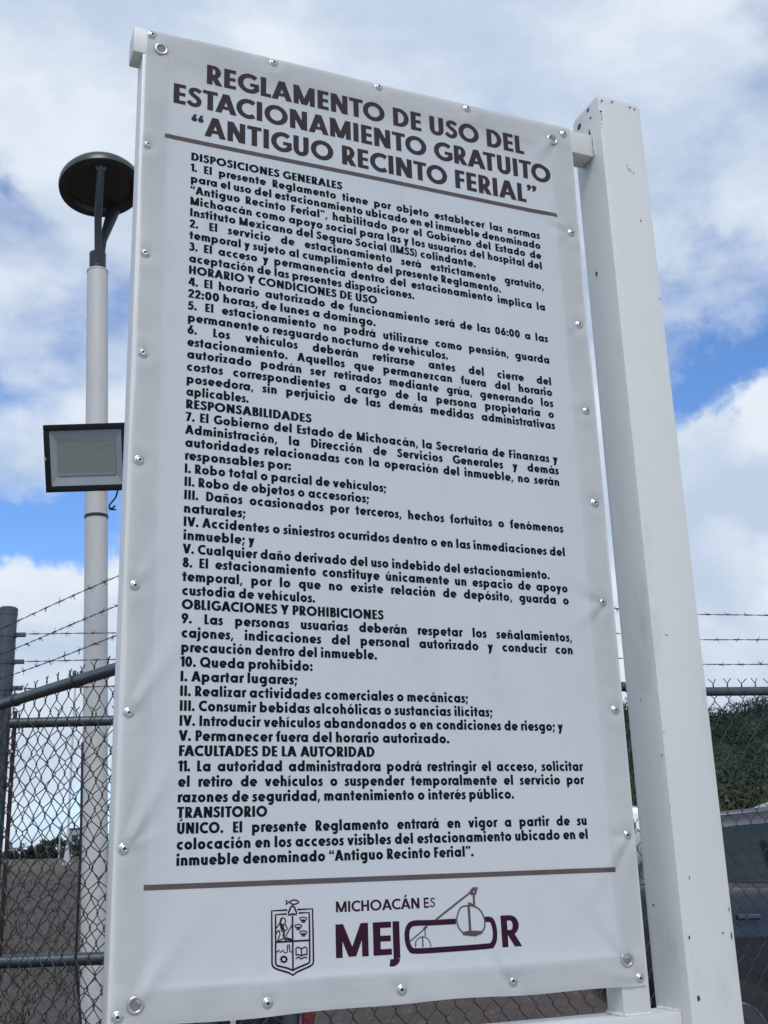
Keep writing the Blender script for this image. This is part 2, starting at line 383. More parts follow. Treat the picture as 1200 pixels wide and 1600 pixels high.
def mkfont():
    G = {}; t = T; h = H; o = XR
    cx = 0.05 + o
    def G_(c, adv, *parts):
        G[c] = (adv, [s for p in parts for s in p])
    G_('o', 2 * o + 0.09, ring(cx, X / 2, o, o))
    st = 2 * o + 0.05 - t + 0.015
    G_('a', 2 * o + 0.13, ring(cx, X / 2, o, o), rect(st, 0, st + t, X))
    G_('d', 2 * o + 0.13, ring(cx, X / 2, o, o), rect(st, 0, st + t, A_))
    G_('q', 2 * o + 0.13, ring(cx, X / 2, o, o), rect(st, -0.29, st + t, X))
    G_('b', 2 * o + 0.13, ring(0.07 + o, X / 2, o, o), rect(0.06, 0, 0.06 + t, A_))
    G_('p', 2 * o + 0.13, ring(0.07 + o, X / 2, o, o), rect(0.06, -0.29, 0.06 + t, X))
    G_('c', 2 * o - 0.04, ring(cx, X / 2, o, o, 48, 312))
    G_('e', 2 * o + 0.06, ring(cx, X / 2, o, o, 0, 322), rect(cx - o + t * 0.7, X / 2 - 0.085, cx + o - 0.012, X / 2 + 0.06))
    G_('g', 2 * o + 0.13, ring(cx, X / 2, o, o), rect(st, -0.02, st + t, X),
       stroke(ell(st + t / 2 - 0.21, -0.03, 0.21, 0.19, 0, -140), t * 0.95, h))
    G_('i', t + 0.12, rect(0.06, 0, 0.06 + t, X), dotg(0.06 + t / 2, X + 0.24))
    G_('ı', t + 0.12, rect(0.06, 0, 0.06 + t, X))
    G_('j', t + 0.12, rect(0.06, -0.06, 0.06 + t, X), stroke(ell(0.06 + t / 2 - 0.16, -0.05, 0.16, 0.16, 0, -110), t * 0.9), dotg(0.06 + t / 2, X + 0.24))
    G_('l', t + 0.12, rect(0.06, 0, 0.06 + t, A_))
    G_('f', 0.44, rect(0.10, 0, 0.10 + t, 0.78), stroke(ell(0.10 + t / 2 + 0.18, 0.76, 0.18, 0.19, 180, 75), t, h), rect(0.0, X - 0.16, 0.40, X))
    G_('t', 0.47, rect(0.12, 0, 0.12 + t * .95, 0.93), rect(-0.01, X - 0.155, 0.48, X))
    ar = 0.235
    def arch(x0, w):  # from stem at x0, width of bow centre-to-centre w
        return stroke(ell(x0 + w / 2, X - ar + 0.015 - h / 2 + 0.02, w / 2, ar - 0.02, 180, 0), t, h)
    def arch_leg(x0, w): return rect(x0 + w - t / 2, 0, x0 + w + t / 2, X - ar)
    nx = 0.06 + t / 2; nw = 0.355
    G_('n', 0.06 * 2 + t + nw, rect(0.06, 0, 0.06 + t, X), arch(nx, nw), arch_leg(nx, nw))
    G_('h', 0.06 * 2 + t + nw, rect(0.06, 0, 0.06 + t, A_), arch(nx, nw), arch_leg(nx, nw))
    mw = 0.34
    G_('m', 0.12 + t + 2 * mw, rect(0.06, 0, 0.06 + t, X), arch(nx, mw), arch_leg(nx, mw), arch(nx + mw, mw), arch_leg(nx + mw, mw))
    G_('u', 0.12 + t + nw, rect(0.06, ar - 0.0, 0.06 + t, X), stroke(ell(nx + nw / 2, ar - 0.015 + h / 2 - 0.02, nw / 2, ar - 0.02, 180, 360), t, h), rect(nx + nw - t / 2, 0, nx + nw + t / 2, X))
    G_('r', 0.45, rect(0.06, 0, 0.06 + t, X), stroke(ell(nx + 0.24, X - 0.27, 0.24, 0.20, 175, 78), t * 0.95, h))
    G_('s', 0.50, stroke(smooth([(0.44, 0.565), (0.34, 0.60), (0.22, 0.60), (0.135, 0.52), (0.18, 0.42), (0.29, 0.35), (0.37, 0.26), (0.355, 0.14), (0.25, 0.082), (0.14, 0.09), (0.03, 0.145)]), t * 0.78))
    w = t * 1.04
    G_('v', 0.70, diag(0.35, 0, w / 2 + 0.0, X, w * .95), diag(0.35, 0, 0.70 - w / 2, X, w * .95))
    G_('y', 0.66, diag(0.33, 0, w / 2 + 0.01, X, w), diag(0.33 - 0.137, -0.29, 0.65 - w / 2, X, w))
    G_('x', 0.70, diag(w / 2 + 0.0, 0, 0.70 - w / 2, X, w * .92), diag(0.70 - w / 2, 0, w / 2 + 0.0, X, w * .92))
    G_('z', 0.55, rect(0.04, 0, 0.51, 0.165), rect(0.04, X - 0.165, 0.51, X), diag(0.19, 0.08, 0.36, X - 0.08, w * 1.05))
    G_('k', 0.62, rect(0.06, 0, 0.06 + t, A_), diag(0.24, 0.30, 0.49, X, w), diag(0.33, 0.36, 0.50, 0, w))
    G_('w', 0.98, diag(0.28, 0, 0.13, X, w), diag(0.28, 0, 0.49, X, w * 0.95), diag(0.70, 0, 0.49, X, w * 0.95), diag(0.70, 0, 0.85, X, w))
    # capitals
    W_ = t * 1.1
    G_('A', 0.90, diag(W_ / 2, 0, 0.45, 1, W_), diag(0.90 - W_ / 2, 0, 0.45, 1, W_), rect(0.24, 0.20, 0.66, 0.20 + 0.165))
    G_('B', 0.66, rect(0.06, 0, 0.06 + t, 1), rect(0.1, 0.83, 0.36, 1), rect(0.1, 0.44, 0.36, 0.60), rect(0.1, 0, 0.40, 0.17),
       stroke(ell(0.34, 0.73, 0.155, 0.19, 90, -90), t, h * 0.85), stroke(ell(0.37, 0.285, 0.175, 0.205, 90, -90), t, h * 0.85))
    G_('C', 0.84, ring(0.54, 0.5, 0.51, 0.515, 50, 310))
    G_('G', 0.95, ring(0.54, 0.5, 0.51, 0.515, 47, 330), rect(0.56, 0.36, 1.0 - 0.06, 0.53), rect(0.94 - t * 0.9, 0.20, 0.94, 0.5))
    G_('D', 0.84, rect(0.06, 0, 0.06 + t, 1), rect(0.1, 0.82, 0.36, 1), rect(0.1, 0, 0.36, 0.18), stroke(ell(0.34, 0.5, 0.35, 0.41, 90, -90), t, h * 0.9))
    G_('E', 0.60, rect(0.06, 0, 0.06 + t, 1), rect(0.2, 0.82, 0.56, 1), rect(0.2, 0.41, 0.54, 0.585), rect(0.2, 0, 0.56, 0.18))
    G_('F', 0.57, rect(0.06, 0, 0.06 + t, 1), rect(0.2, 0.82, 0.54, 1), rect(0.2, 0.40, 0.52, 0.58))
    G_('H', 0.82, rect(0.06, 0, 0.06 + t, 1), rect(0.76 - t, 0, 0.76, 1), rect(0.2, 0.41, 0.6, 0.59))
    G_('I', t + 0.12, rect(0.06, 0, 0.06 + t, 1))
    G_('J', 0.50, rect(0.44 - t, 0.2, 0.44, 1), stroke(ell(0.44 - t / 2 - 0.16, 0.22, 0.16, 0.19, 0, -130), t * 0.95))
    G_('L', 0.53, rect(0.06, 0, 0.06 + t, 1), rect(0.2, 0, 0.51, 0.18))
    G_('M', 1.06, rect(0.06, 0, 0.06 + t * 0.95, 1), rect(1.0 - t * 0.95, 0, 1.0, 1), diag(0.53, 0.02, 0.17, 1, W_ * 0.98), diag(0.53, 0.02, 0.89, 1, W_ * 0.98))
    G_('N', 0.88, rect(0.06, 0, 0.06 + t, 1), rect(0.82 - t, 0, 0.82, 1), diag(0.70, 0, 0.18, 1, W_ * 1.08))
    G_('O', 1.08, ring(0.54, 0.5, 0.51, 0.515))
    G_('P', 0.66, rect(0.06, 0, 0.06 + t, 1), rect(0.1, 0.83, 0.36, 1), rect(0.1, 0.34, 0.36, 0.51), stroke(ell(0.35, 0.67, 0.185, 0.245, 90, -90), t, h * 0.85))
    G_('Q', 1.08, ring(0.54, 0.5, 0.51, 0.515), diag(0.93, -0.03, 0.62, 0.36, W_))
    G_('R', 0.72, rect(0.06, 0, 0.06 + t, 1), rect(0.1, 0.83, 0.36, 1), rect(0.1, 0.37, 0.36, 0.53), stroke(ell(0.35, 0.68, 0.18, 0.235, 90, -90), t, h * 0.85), diag(0.58, 0, 0.33, 0.46, W_ * 1.05))
    G_('S', 0.64, stroke(smooth([(0.56, 0.80), (0.45, 0.885), (0.31, 0.895), (0.19, 0.82), (0.18, 0.69), (0.29, 0.58), (0.43, 0.48), (0.51, 0.35), (0.47, 0.18), (0.34, 0.10), (0.19, 0.125), (0.06, 0.25)]), t * 0.84))
    G_('T', 0.66, rect(0.33 - t / 2, 0, 0.33 + t / 2, 0.9), rect(0.02, 0.82, 0.64, 1))
    G_('U', 0.80, rect(0.06, 0.3, 0.06 + t, 1), rect(0.74 - t, 0.3, 0.74, 1), stroke(ell(0.40, 0.32, 0.34 - t / 2, 0.24, 180, 360), t, h))
    G_('V', 0.84, diag(0.42, 0, W_ / 2, 1, W_), diag(0.42, 0, 0.84 - W_ / 2, 1, W_))
    G_('Y', 0.80, rect(0.40 - t / 2, 0, 0.40 + t / 2, 0.5), diag(0.40, 0.38, W_ / 2, 1, W_ * 1.1), diag(0.40, 0.38, 0.80 - W_ / 2, 1, W_ * 1.1))
    G_('X', 0.80, diag(W_ / 2, 0, 0.8 - W_ / 2, 1, W_), diag(0.8 - W_ / 2, 0, W_ / 2, 1, W_))
    # figures
    G_('0', 0.76, ring(0.38, 0.5, 0.34, 0.515))
    G_('1', 0.42, rect(0.15, 0, 0.15 + t, 1), diag(0.06, 0.74, 0.24, 0.95, t * 0.9))
    G_('2', 0.66, rect(0.05, 0, 0.62, 0.18), stroke(smooth([(0.15, 0.68), (0.17, 0.83), (0.32, 0.91), (0.48, 0.83), (0.50, 0.66), (0.40, 0.48), (0.17, 0.12)]), t * 0.9))
    G_('3', 0.64, stroke(smooth([(0.11, 0.80), (0.25, 0.90), (0.42, 0.87), (0.46, 0.72), (0.36, 0.58), (0.24, 0.56)]), t * 0.85),
       stroke(smooth([(0.24, 0.57), (0.42, 0.52), (0.50, 0.34), (0.43, 0.16), (0.27, 0.09), (0.07, 0.19)]), t * 0.9))
    G_('4', 0.74, rect(0.40, 0, 0.40 + t, 1), rect(0.03, 0.2, 0.72, 0.37), diag(0.14, 0.3, 0.44, 1, t * 1.0))
    G_('5', 0.66, rect(0.16, 0.82, 0.58, 1), diag(0.17, 0.46, 0.23, 0.9, t * 0.85), stroke(smooth([(0.14, 0.52), (0.28, 0.60), (0.45, 0.54), (0.51, 0.36), (0.43, 0.16), (0.26, 0.09), (0.07, 0.20)]), t * 0.9))
    G_('6', 0.72, ring(0.36, 0.33, 0.335, 0.345), diag(0.21, 0.42, 0.48, 1, t * 1.05))
    G_('7', 0.66, rect(0.04, 0.82, 0.62, 1), diag(0.24, 0, 0.50, 0.9, t * 1.05))
    G_('8', 0.68, ring(0.34, 0.285, 0.31, 0.30, t=T * 0.95), ring(0.34, 0.755, 0.265, 0.26, t=T * 0.9))
    G_('9', 0.72, ring(0.36, 0.67, 0.335, 0.345), diag(0.24, 0, 0.51, 0.58, t * 1.05))
    # points
    G_('.', 0.34, dotg(0.16, 0.125)); G_(':', 0.34, dotg(0.17, 0.125), dotg(0.17, 0.56))
    G_(',', 0.32, diag(0.09, -0.17, 0.20, 0.2, 0.17)); G_(';', 0.34, diag(0.09, -0.17, 0.20, 0.2, 0.17), dotg(0.18, 0.56))
    G_('(', 0.36, stroke(ell(0.55, 0.42, 0.38, 0.66, 132, 228), 0.19)); G_(')', 0.36, stroke(ell(-0.19, 0.42, 0.38, 0.66, 48, -48), 0.19))
    def q(x, y, up): # a small comma-shaped quote
        return dotg(x, y, 0.125) + (diag(x - 0.055, y + 0.02, x + 0.055, y + 0.25, 0.13) if up else diag(x - 0.055, y - 0.22, x + 0.055, y, 0.14))
    G_('“', 0.58, q(0.15, 0.74, True), q(0.42, 0.74, True)); G_('”', 0.58, q(0.17, 0.92, False), q(0.44, 0.92, False))
    acc = lambda x, y: diag(x - 0.05, y, x + 0.10, y + 0.22, 0.17)
    for c, b, dy in (('á', 'a', 0), ('é', 'e', 0), ('ó', 'o', 0), ('ú', 'u', 0), ('í', 'ı', 0), ('Á', 'A', 0.32), ('Ú', 'U', 0.32)):
        a, p = G[b]; G[c] = (a, p + acc(a / 2 - 0.02, X + 0.09 + dy))
    a, p = G['n']; G['ñ'] = (a, p + rect(a / 2 - 0.2, X + 0.12, a / 2 + 0.2, X + 0.25))
    return G
FONT = mkfont()
T0 = T
T = 0.15; H = T * 0.9
THIN = mkfont()      # lighter cut
T = 0.24; H = T * 0.86
HEAVY = mkfont()
T = 0.268; H = T * 0.8
HEADF = mkfont()
KERN = {'AT': -.12, 'TA': -.12, 'AC': -.05, 'LA': .0, 'LT': -.1, 'AU': -.05, 'RT': -.03, 'AV': -.1, 'VA': -.1, 'FE': -.0, 'TO': -.05, 'TR': 0, 'YP': 0, 'ra': -.04, 're': -.04, 'ro': -.04, 'rá': -.04, 'rv': .04, 'FA': -.08, 'Fe': -.03}

def relief(x, z):
    """how far the vinyl stands off the frame plane, towards the camera (metres)"""
    x = np.asarray(x, float); z = np.asarray(z, float)
    r = 0.0012 * np.sin(2.2 * x + 1.1 * z + 0.4) + 0.0009 * np.sin(5.1 * x - 2.3 * z) + 0.0005 * np.sin(9 * x + 7.0 * z)
    # step where the cloth leaves the frame tubes and sags a little
    for (sx, sz) in SCREWS:
        d2 = (x - sx) ** 2 + (z - sz) ** 2
        r = r - 0.0022 * np.exp(-d2 / 0.018 ** 2) + 0.0014 * np.exp(-((np.sqrt(d2) - 0.034) / 0.016) ** 2)
    for (cx, cz, ang, ln, amp, wd) in CREASES:
        amp = amp * 1.75
        a = math.radians(ang); ux, uz = math.cos(a), math.sin(a)
        s = (x - cx) * ux + (z - cz) * uz; p = -(x - cx) * uz + (z - cz) * ux
        sp = np.clip(s, 0, None); width = wd * (0.35 + sp / ln * 1.3)
        env = np.where(s > 0, np.exp(-(sp / ln) ** 2) * (1 - np.exp(-(sp / 0.012) ** 2)), 0)
        r = r + amp * env * np.exp(-(p / width) ** 2) - 0.6 * amp * env * np.exp(-((p - width * 1.6) / width) ** 2)
    r = r + 0.0011 * np.exp(-((x - 1.050 - .004 * np.sin(3 * z)) / .006) ** 2) + 0.0009 * np.exp(-((x + .056 - .003 * np.sin(4 * z)) / .005) ** 2)
    # hem along the lower and upper edge
    r = r + 0.0010 * (1 / (1 + np.exp((z - 1.256) / 0.0016))) + 0.0008 * (1 / (1 + np.exp(-(z - 3.512) / 0.0018)))
    r = r + 0.0020 * np.exp(-((z - 1.262 - 0.004 * np.sin(6 * x)) / 0.0045) ** 2) + 0.0008 * np.exp(-((z - 1.274 - 0.003 * np.sin(9 * x + 1)) / 0.003) ** 2) + 0.0010 * np.exp(-((z - 3.503 - 0.004 * np.sin(5 * x)) / 0.004) ** 2)
    return r
PRINT_LIFT = 0.0006
def text_poly(glyph_list, name, m_, parent):
    """glyph_list: (x, z, scale_x, scale_z, polys) -> one flat print mesh that follows the cloth"""
    vs = []; fs = []; lv = []
    for (gx, gz, sx, sz, strokes_) in glyph_list:
        for li, st in enumerate(strokes_):
            for q in st:
                b = len(vs)
                for (x, y) in q: vs.append((gx + x * sx, gz + y * sz)); lv.append(li)
                fs.append(tuple(range(b, b + len(q))))
    a = np.array(vs); l = np.array(lv)
    y = -(relief(a[:, 0], a[:, 1]) + PRINT_LIFT + l * 2e-5)
    # consistent facing towards -y
    out = []
    for f in fs:
        p = a[list(f)]; ar = 0.5 * sum(p[i][0] * p[(i + 1) % len(f)][1] - p[(i + 1) % len(f)][0] * p[i][1] for i in range(len(f)))
        out.append(f if ar > 0 else f[::-1])
    return pyd(name, [(a[i, 0], y[i], a[i, 1]) for i in range(len(a))], out, m_, parent)
def measure(txt, font):
    x = 0
    for i, c in enumerate(txt):
        if c == ' ': x += 0.30; continue
        x += font[c][0] + (KERN.get(txt[i - 1:i + 1], 0) if i else 0)
    return x
def set_line(txt, x0, x1, z, cap, font, m_, parent, name, sx_just=None):
    """set a line between x0 and x1; sx_just given -> justified (word gaps take up the slack)"""
    words = txt.split(' ')
    if sx_just is None:
        sx = (x1 - x0) / measure(txt, font); gap = 0.30 * sx
    else:
        tw = sum(measure(w, font) for w in words); sx = sx_just
        gap = ((x1 - x0) - tw * sx) / max(1, len(words) - 1)
        if gap < 0.2 * sx: sx = (x1 - x0) / (tw + 0.24 * (len(words) - 1)); gap = 0.24 * sx
    g = []; x = x0
    for w in words:
        for i, c in enumerate(w):
            if i: x += KERN.get(w[i - 1:i + 1], 0) * sx
            adv, st = font[c]; g.append((x, z, sx, cap, st)); x += adv * sx
        x += gap
    return text_poly(g, name, m_, parent), sx

# ------------------------------------------------------------------ the regulation sign
SCREWS = [(-.106, 3.542), (.218, 3.544), (.520, 3.546), (.792, 3.543), (1.110, 3.536),
          (-.108, 3.215), (-.105, 2.913), (-.102, 2.651), (-.102, 2.384), (-.103, 2.092), (-.107, 1.815), (-.107, 1.538), (-.109, 1.220),
          (1.106, 3.204), (1.106, 2.915), (1.104, 2.655), (1.104, 2.391), (1.100, 2.121), (1.110, 1.844), (1.111, 1.540), (1.111, 1.215),
          (.198, 1.224), (.499, 1.230), (.772, 1.230)]
GROMMETS = [(-.082, 3.505), (1.068, 3.507), (-.075, 1.240), (1.080, 1.257)]
CREASES = [(-.107, 1.538, 62, .16, .0060, .014), (-.107, 1.538, 20, .06, .003, .008), (-.107, 1.538, 100, .08, .003, .012),
           (-.107, 1.815, 58, .20, .0038, .016), (-.103, 2.092, 60, .12, .0018, .014),
           (.772, 1.230, 118, .10, .0040, .011), (.772, 1.230, 60, .04, .0015, .008), (.499, 1.230, 120, .05, .0014, .009), (.198, 1.224, 75, .04, .0014, .009),
           (1.106, 3.204, 150, .10, .0026, .012), (1.106, 3.204, 205, .06, .0016, .010), (1.106, 2.915, 200, .06, .0016, .011),
           (1.104, 2.655, 160, .05, .0012, .010), (1.100, 2.121, 215, .10, .0034, .014), (1.100, 2.121, 140, .12, .0028, .018),
           (1.111, 1.540, 225, .20, .0030, .020), (1.111, 1.540, 150, .06, .0016, .010), (1.080, 1.257, 120, .20, .0028, .022),
           (-.075, 1.240, 55, .22, .0030, .022), (1.068, 3.507, 230, .14, .0026, .016), (-.082, 3.505, -60, .10, .0016, .014), (1.111, 1.215, 170, .10, .0022, .010),
           (.218, 3.544, 250, .05, .0012, .010), (.520, 3.546, 250, .05, .0012, .010), (.792, 3.543, 265, .06, .0014, .010)]

sign = thing('regulation_sign', 'tall white parking regulations banner screwed to a steel frame beside a square post', 'sign', (0.505, 0.04, 0))
FX0, FX1 = -0.128, 1.138
YB0, YB1 = 0.0045, 0.071
MB().box((-.152, YB0, 3.484), (1.2115, YB1, 3.559)).build('top_rail', M['white_paint'], sign, True, .0035)
MB().box((FX0, YB0 + .0005, 0), (FX0 + .066, YB1 - .001, 3.4835)).build('frame_upright', M['white_paint'], sign, True, .003)
MB().box((FX1 - .076, YB0 + .0005, 1.1345), (FX1, YB1 + .004, 3.4835)).build('frame_upright', M['white_paint'], sign, True, .003)
MB().box((FX0 + .0665, YB0 + .001, 1.206), (FX1 - .0765, YB1 - .002, 1.268)).build('lower_rail', M['white_paint'], sign, True, .003)
MB().box((FX0 + .0665, -.004, 1.058), (1.2155, .094, 1.134)).build('bottom_rail', M['white_paint'], sign, True, .003)
LEAN = .0016
mbp = MB().box((1.212, -.04, -.3), (1.370, .11, 3.678)); mbp.v = [(x + (3.65 - z) * LEAN, y, z) for x, y, z in mbp.v]
post = mbp.build('square_post', M['white_paint'], sign, True, .022)

# bare lip and sealed seam along the top of the post, bare chips, drilled holes and smudges
def spot(px, py, face, w, hgt, name='paint_chip', m_=None, ang=0.0, seed=0):
    v = ROT @ np.array([(px - 600) / FOC, (py - 800) / FOC, 1.0]); r = random.Random(seed + int(px * 7 + py))
    if face == 'front': k = (-.04 - CAM[1]) / v[1]; e1, nn = np.array([1., 0, 0]), np.array([0, -1., 0])
    elif face == 'side': k = (1.212 - CAM[0]) / v[0]; k = (1.212 + (3.65 - (CAM + v * k)[2]) * LEAN - CAM[0]) / v[0]; e1, nn = np.array([0, -1., 0]), np.array([-1., 0, 0])
    else: k = (0.0 - CAM[1]) / v[1]; e1, nn = np.array([1., 0, 0]), np.array([0, -1., 0])
    p = CAM + v * k; e2 = np.array([0, 0, 1.]); ca, sa = math.cos(ang), math.sin(ang)
    a, b = e1 * ca + e2 * sa, e2 * ca - e1 * sa; n = 9; ring_ = []
    for i in range(n):
        t_ = 2 * math.pi * i / n; rr = r.uniform(.65, 1.15)
        ring_.append(p + a * w / 2 * rr * math.cos(t_) + b * hgt / 2 * rr * math.sin(t_))
    mb = MB(); mb.add([q + nn * .0003 for q in ring_] + [q + nn * .0012 for q in ring_], [tuple(range(n, 2 * n))] + [(i, (i + 1) % n, (i + 1) % n + n, i + n) for i in range(n)])
    return mb.build(name, m_ or M['chip'], sign)
for a in ((905, 198, 'side', .022, .020), (919, 172, 'side', .014, .014), (932, 428, 'side', .010, .016),
          (921.5, 210, 'side', .008, .040), (923, 184, 'side', .01, .008), (938.5, 174, 'front', .008, .007), (939.5, 194, 'front', .004, .005),
          (1001, 345, 'front', .005, .006), (1091, 1560, 'front', .0085, .012), (1021, 1414, 'side', .008, .005), (1077, 1465, 'front', .0045, .009), (1129.5, 1457.5, 'front', .004, .006),
          (1047, 1260, 'front', .003, .004), (1143, 1462, 'front', .0035, .018), (1139, 1421, 'front', .002, .010), (957, 159, 'front', .006, .005), (940, 157, 'front', .008, .004), (984, 168, 'front', .010, .005), (1031, 467, 'front', .004, .004),
          (991, 171, 'front', .004, .010), (1037, 1143, 'front', .004, .0025), (1001, 1094, 'side', .004, .003), (1034, 1180, 'side', .006, .004), (1077, 1372, 'front', .0015, .012), (898, 283, 'side', .006, .006)):
    spot(*a, name='paint_chip')
for a in ((983, 265, 'front', .016, .006, 'scuff', M['smudge'], -.7), (979.5, 258, 'front', .004, .010, 'scuff', M['smudge']), (990, 270, 'front', .008, .004, 'scuff', M['smudge'], .8), (955, 160, 'front', .006, .009, 'scuff', M['smudge']),
          (940, 183, 'front', .004, .012, 'scuff', M['smudge']), (1041, 992, 'front', .012, .004, 'scuff', M['smudge'])):
    spot(*a)
for (x0, y0, x1, y1) in ():
    p0 = CAM + (ROT @ np.array([(x0 - 600) / FOC, (y0 - 800) / FOC, 1.0])) * ((-.0402 - CAM[1]) / (ROT @ np.array([(x0 - 600) / FOC, (y0 - 800) / FOC, 1.0]))[1])
    MB().box((1.3525, -.0408, p0[2] - .024), (1.3575, -.0402, p0[2])).build('paint_chip', M['chip'], sign)
# soft grey grime where hands and straps have rubbed the paint, along the edges of the vinyl too
M['grime'] = mat('grime', (0.47, 0.48, 0.48), 0.6)
# weld beads
def weld(p0, p1, r=.004):
    n = 14; pts = []; rs = []
    for i in range(n + 1):
        u = i / n; pts.append(np.array(p0) * (1 - u) + np.array(p1) * u + rng.normal(0, .0006, 3)); rs.append(r * (0.75 + .5 * rng.random()))
    return MB().tube(pts, rs, 6).build('weld_bead', M['white_paint'], sign, True)
weld((1.212, -.002, 3.484), (1.212, -.002, 3.556), .003); weld((1.215, .0, 1.1355), (1.215, .088, 1.1355)); weld((1.063, .004, 1.136), (1.137, .004, 1.136), .003)
weld((1.060, .010, 1.137), (1.060, .07, 1.137), .006); pass
MB().box((1.2125, -.012, 3.50), (1.2135, -.006, 3.60)).build('slot', M['chip'], sign)

# the vinyl
nx_, nz_ = 160, 296
xs = np.linspace(-.1195, 1.1295, nx_); zs = np.linspace(1.2005, 3.5565, nz_)
XX, ZZ = np.meshgrid(xs, zs)
YY = -relief(XX, ZZ)
edge = lambda s, k: 0.0016 * np.sin(s * 7 + k) + 0.001 * np.sin(s * 19 + 2 * k)
XX = XX + np.clip(1 - (XX + .1195) / .06, 0, 1) * edge(ZZ, 1.0) + np.clip(1 - (1.1295 - XX) / .06, 0, 1) * edge(ZZ, 2.7)
ZZ = ZZ + np.clip(1 - (ZZ - 1.2005) / .04, 0, 1) * edge(XX, 4.1) * 1.3 + np.clip(1 - (3.5565 - ZZ) / .04, 0, 1) * edge(XX, .3) * .8
vs = np.stack([XX, YY, ZZ], -1).reshape(-1, 3)
fs = [(j * nx_ + i, j * nx_ + i + 1, (j + 1) * nx_ + i + 1, (j + 1) * nx_ + i) for j in range(nz_ - 1) for i in range(nx_ - 1)]
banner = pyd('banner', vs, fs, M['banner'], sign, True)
banner.location = (-sign.location[0], -sign.location[1], 0)

# printed text ------------------------------------------------------
LEAD = 1.725727065 / 54; Z0 = 3.22741665
LINES = """DISPOSICIONES GENERALES|535,295
1. El presente Reglamento tiene por objeto establecer las normas
para el uso del estacionamiento ubicado en el inmueble denominado
“Antiguo Recinto Ferial”, habilitado por el Gobierno del Estado de
Michoacán como apoyo social para las y los usuarios del hospital del
Instituto Mexicano del Seguro Social (IMSS) colindante.|744,418
2. El servicio de estacionamiento será estrictamente gratuito,
temporal y sujeto al cumplimiento del presente Reglamento.|784,459
3. El acceso y permanencia dentro del estacionamiento implica la
aceptación de las presentes disposiciones.|648,468
HORARIO Y CONDICIONES DE USO|590,476
4. El horario autorizado de funcionamiento será de las 06:00 a las
22:00 horas, de lunes a domingo.|588,510
5. El estacionamiento no podrá utilizarse como pensión, guarda
permanente o resguardo nocturno de vehículos.|701,562
6. Los vehículos deberán retirarse antes del cierre del
estacionamiento. Aquellos que permanezcan fuera del horario
autorizado podrán ser retirados mediante grúa, generando los
costos correspondientes a cargo de la persona propietaria o
poseedora, sin perjuicio de las demás medidas administrativas
aplicables.|389,630
RESPONSABILIDADES|487,660
7. El Gobierno del Estado de Michoacán, la Secretaría de Finanzas y
Administración, la Dirección de Servicios Generales y demás
autoridades relacionadas con la operación del inmueble, no serán
responsables por:|455,734
I. Robo total o parcial de vehículos;|604,769
II. Robo de objetos o accesorios;|577,785
III. Daños ocasionados por terceros, hechos fortuitos o fenómenos
naturales;|384,808
IV. Accidentes o siniestros ocurridos dentro o en las inmediaciones del
inmueble; y|398,850
V. Cualquier daño derivado del uso indebido del estacionamiento.|860,903
8. El estacionamiento constituye únicamente un espacio de apoyo
temporal, por lo que no existe relación de depósito, guarda o
custodia de vehículos.|493,940
OBLIGACIONES Y PROHIBICIONES|600,966
9. Las personas usuarias deberán respetar los señalamientos,
cajones, indicaciones del personal autorizado y conducir con
precaución dentro del inmueble.|590,1028
10. Queda prohibido:|489,1046
I. Apartar lugares;|465,1067
II. Realizar actividades comerciales o mecánicas;|732,1095
III. Consumir bebidas alcohólicas o sustancias ilícitas;|770,1118
IV. Introducir vehículos abandonados o en condiciones de riesgo; y|880,1141
V. Permanecer fuera del horario autorizado.|703,1160
FACULTADES DE LA AUTORIDAD|586,1181
11. La autoridad administradora podrá restringir el acceso, solicitar
el retiro de vehículos o suspender temporalmente el servicio por
razones de seguridad, mantenimiento o interés público.|804,1248
TRANSITORIO|418,1277
ÚNICO. El presente Reglamento entrará en vigor a partir de su
colocación en los accesos visibles del estacionamiento ubicado en el
inmueble denominado “Antiguo Recinto Ferial”.|741,1341""".split('\n')
assert len(LINES) == 54
CAP = LEAD * 0.715
SXJ = None
ratios = []
for n, l in enumerate(LINES):
    if '|' in l and l.upper() != l:
        tx, e = l.split('|'); e = tuple(map(float, e.split(',')))
        ratios.append(on_sign(*e)[0] / measure(tx, FONT))
SXJ = float(np.median(ratios))
print('body scale_x', SXJ, 'cap', CAP, 'ratio', SXJ / CAP, [round(r / SXJ, 2) for r in ratios])
for n, l in enumerate(LINES):
    z = Z0 - (n + 1) * LEAD
    if '|' in l:
        tx, e = l.split('|'); e = tuple(map(float, e.split(',')))
        set_line(tx, 0.0, on_sign(*e)[0], z, CAP, HEADF if tx.upper() == tx else FONT, M['ink'], banner, 'text_line')
    else:
        set_line(l, 0.0, 1.0, z, CAP, FONT, M['ink'], banner, 'text_line', SXJ)
TC = .0585
def title(txt, x0, x1, z):
    sx = (x1 - x0) / measure(txt, HEAVY); x = x0
    for w in txt.split(' '):
        wd = measure(w, HEAVY) * sx; set_line(w, x, x + wd, z, TC, HEAVY, M['title'], banner, 'title_word'); x += wd + .30 * sx
title('REGLAMENTO DE USO DEL', .034, .970, 3.4325)
title('ESTACIONAMIENTO GRATUITO', -.051, 1.053, 3.3535)
title('“ANTIGUO RECINTO FERIAL”', -.002, 1.002, 3.2745)
def bar(x0, x1, z0, z1, name, m_):
    k = 320
    q = [[[(x0 + (x1 - x0) * i / k, z0), (x0 + (x1 - x0) * (i + 1) / k, z0), (x0 + (x1 - x0) * (i + 1) / k, z1), (x0 + (x1 - x0) * i / k, z1)] for i in range(k)]]
    return text_poly([(0, 0, 1, 1, q)], name, m_, banner)
bar(-.066, 1.062, 3.2452, 3.2575, 'printed_rule', M['rule'])
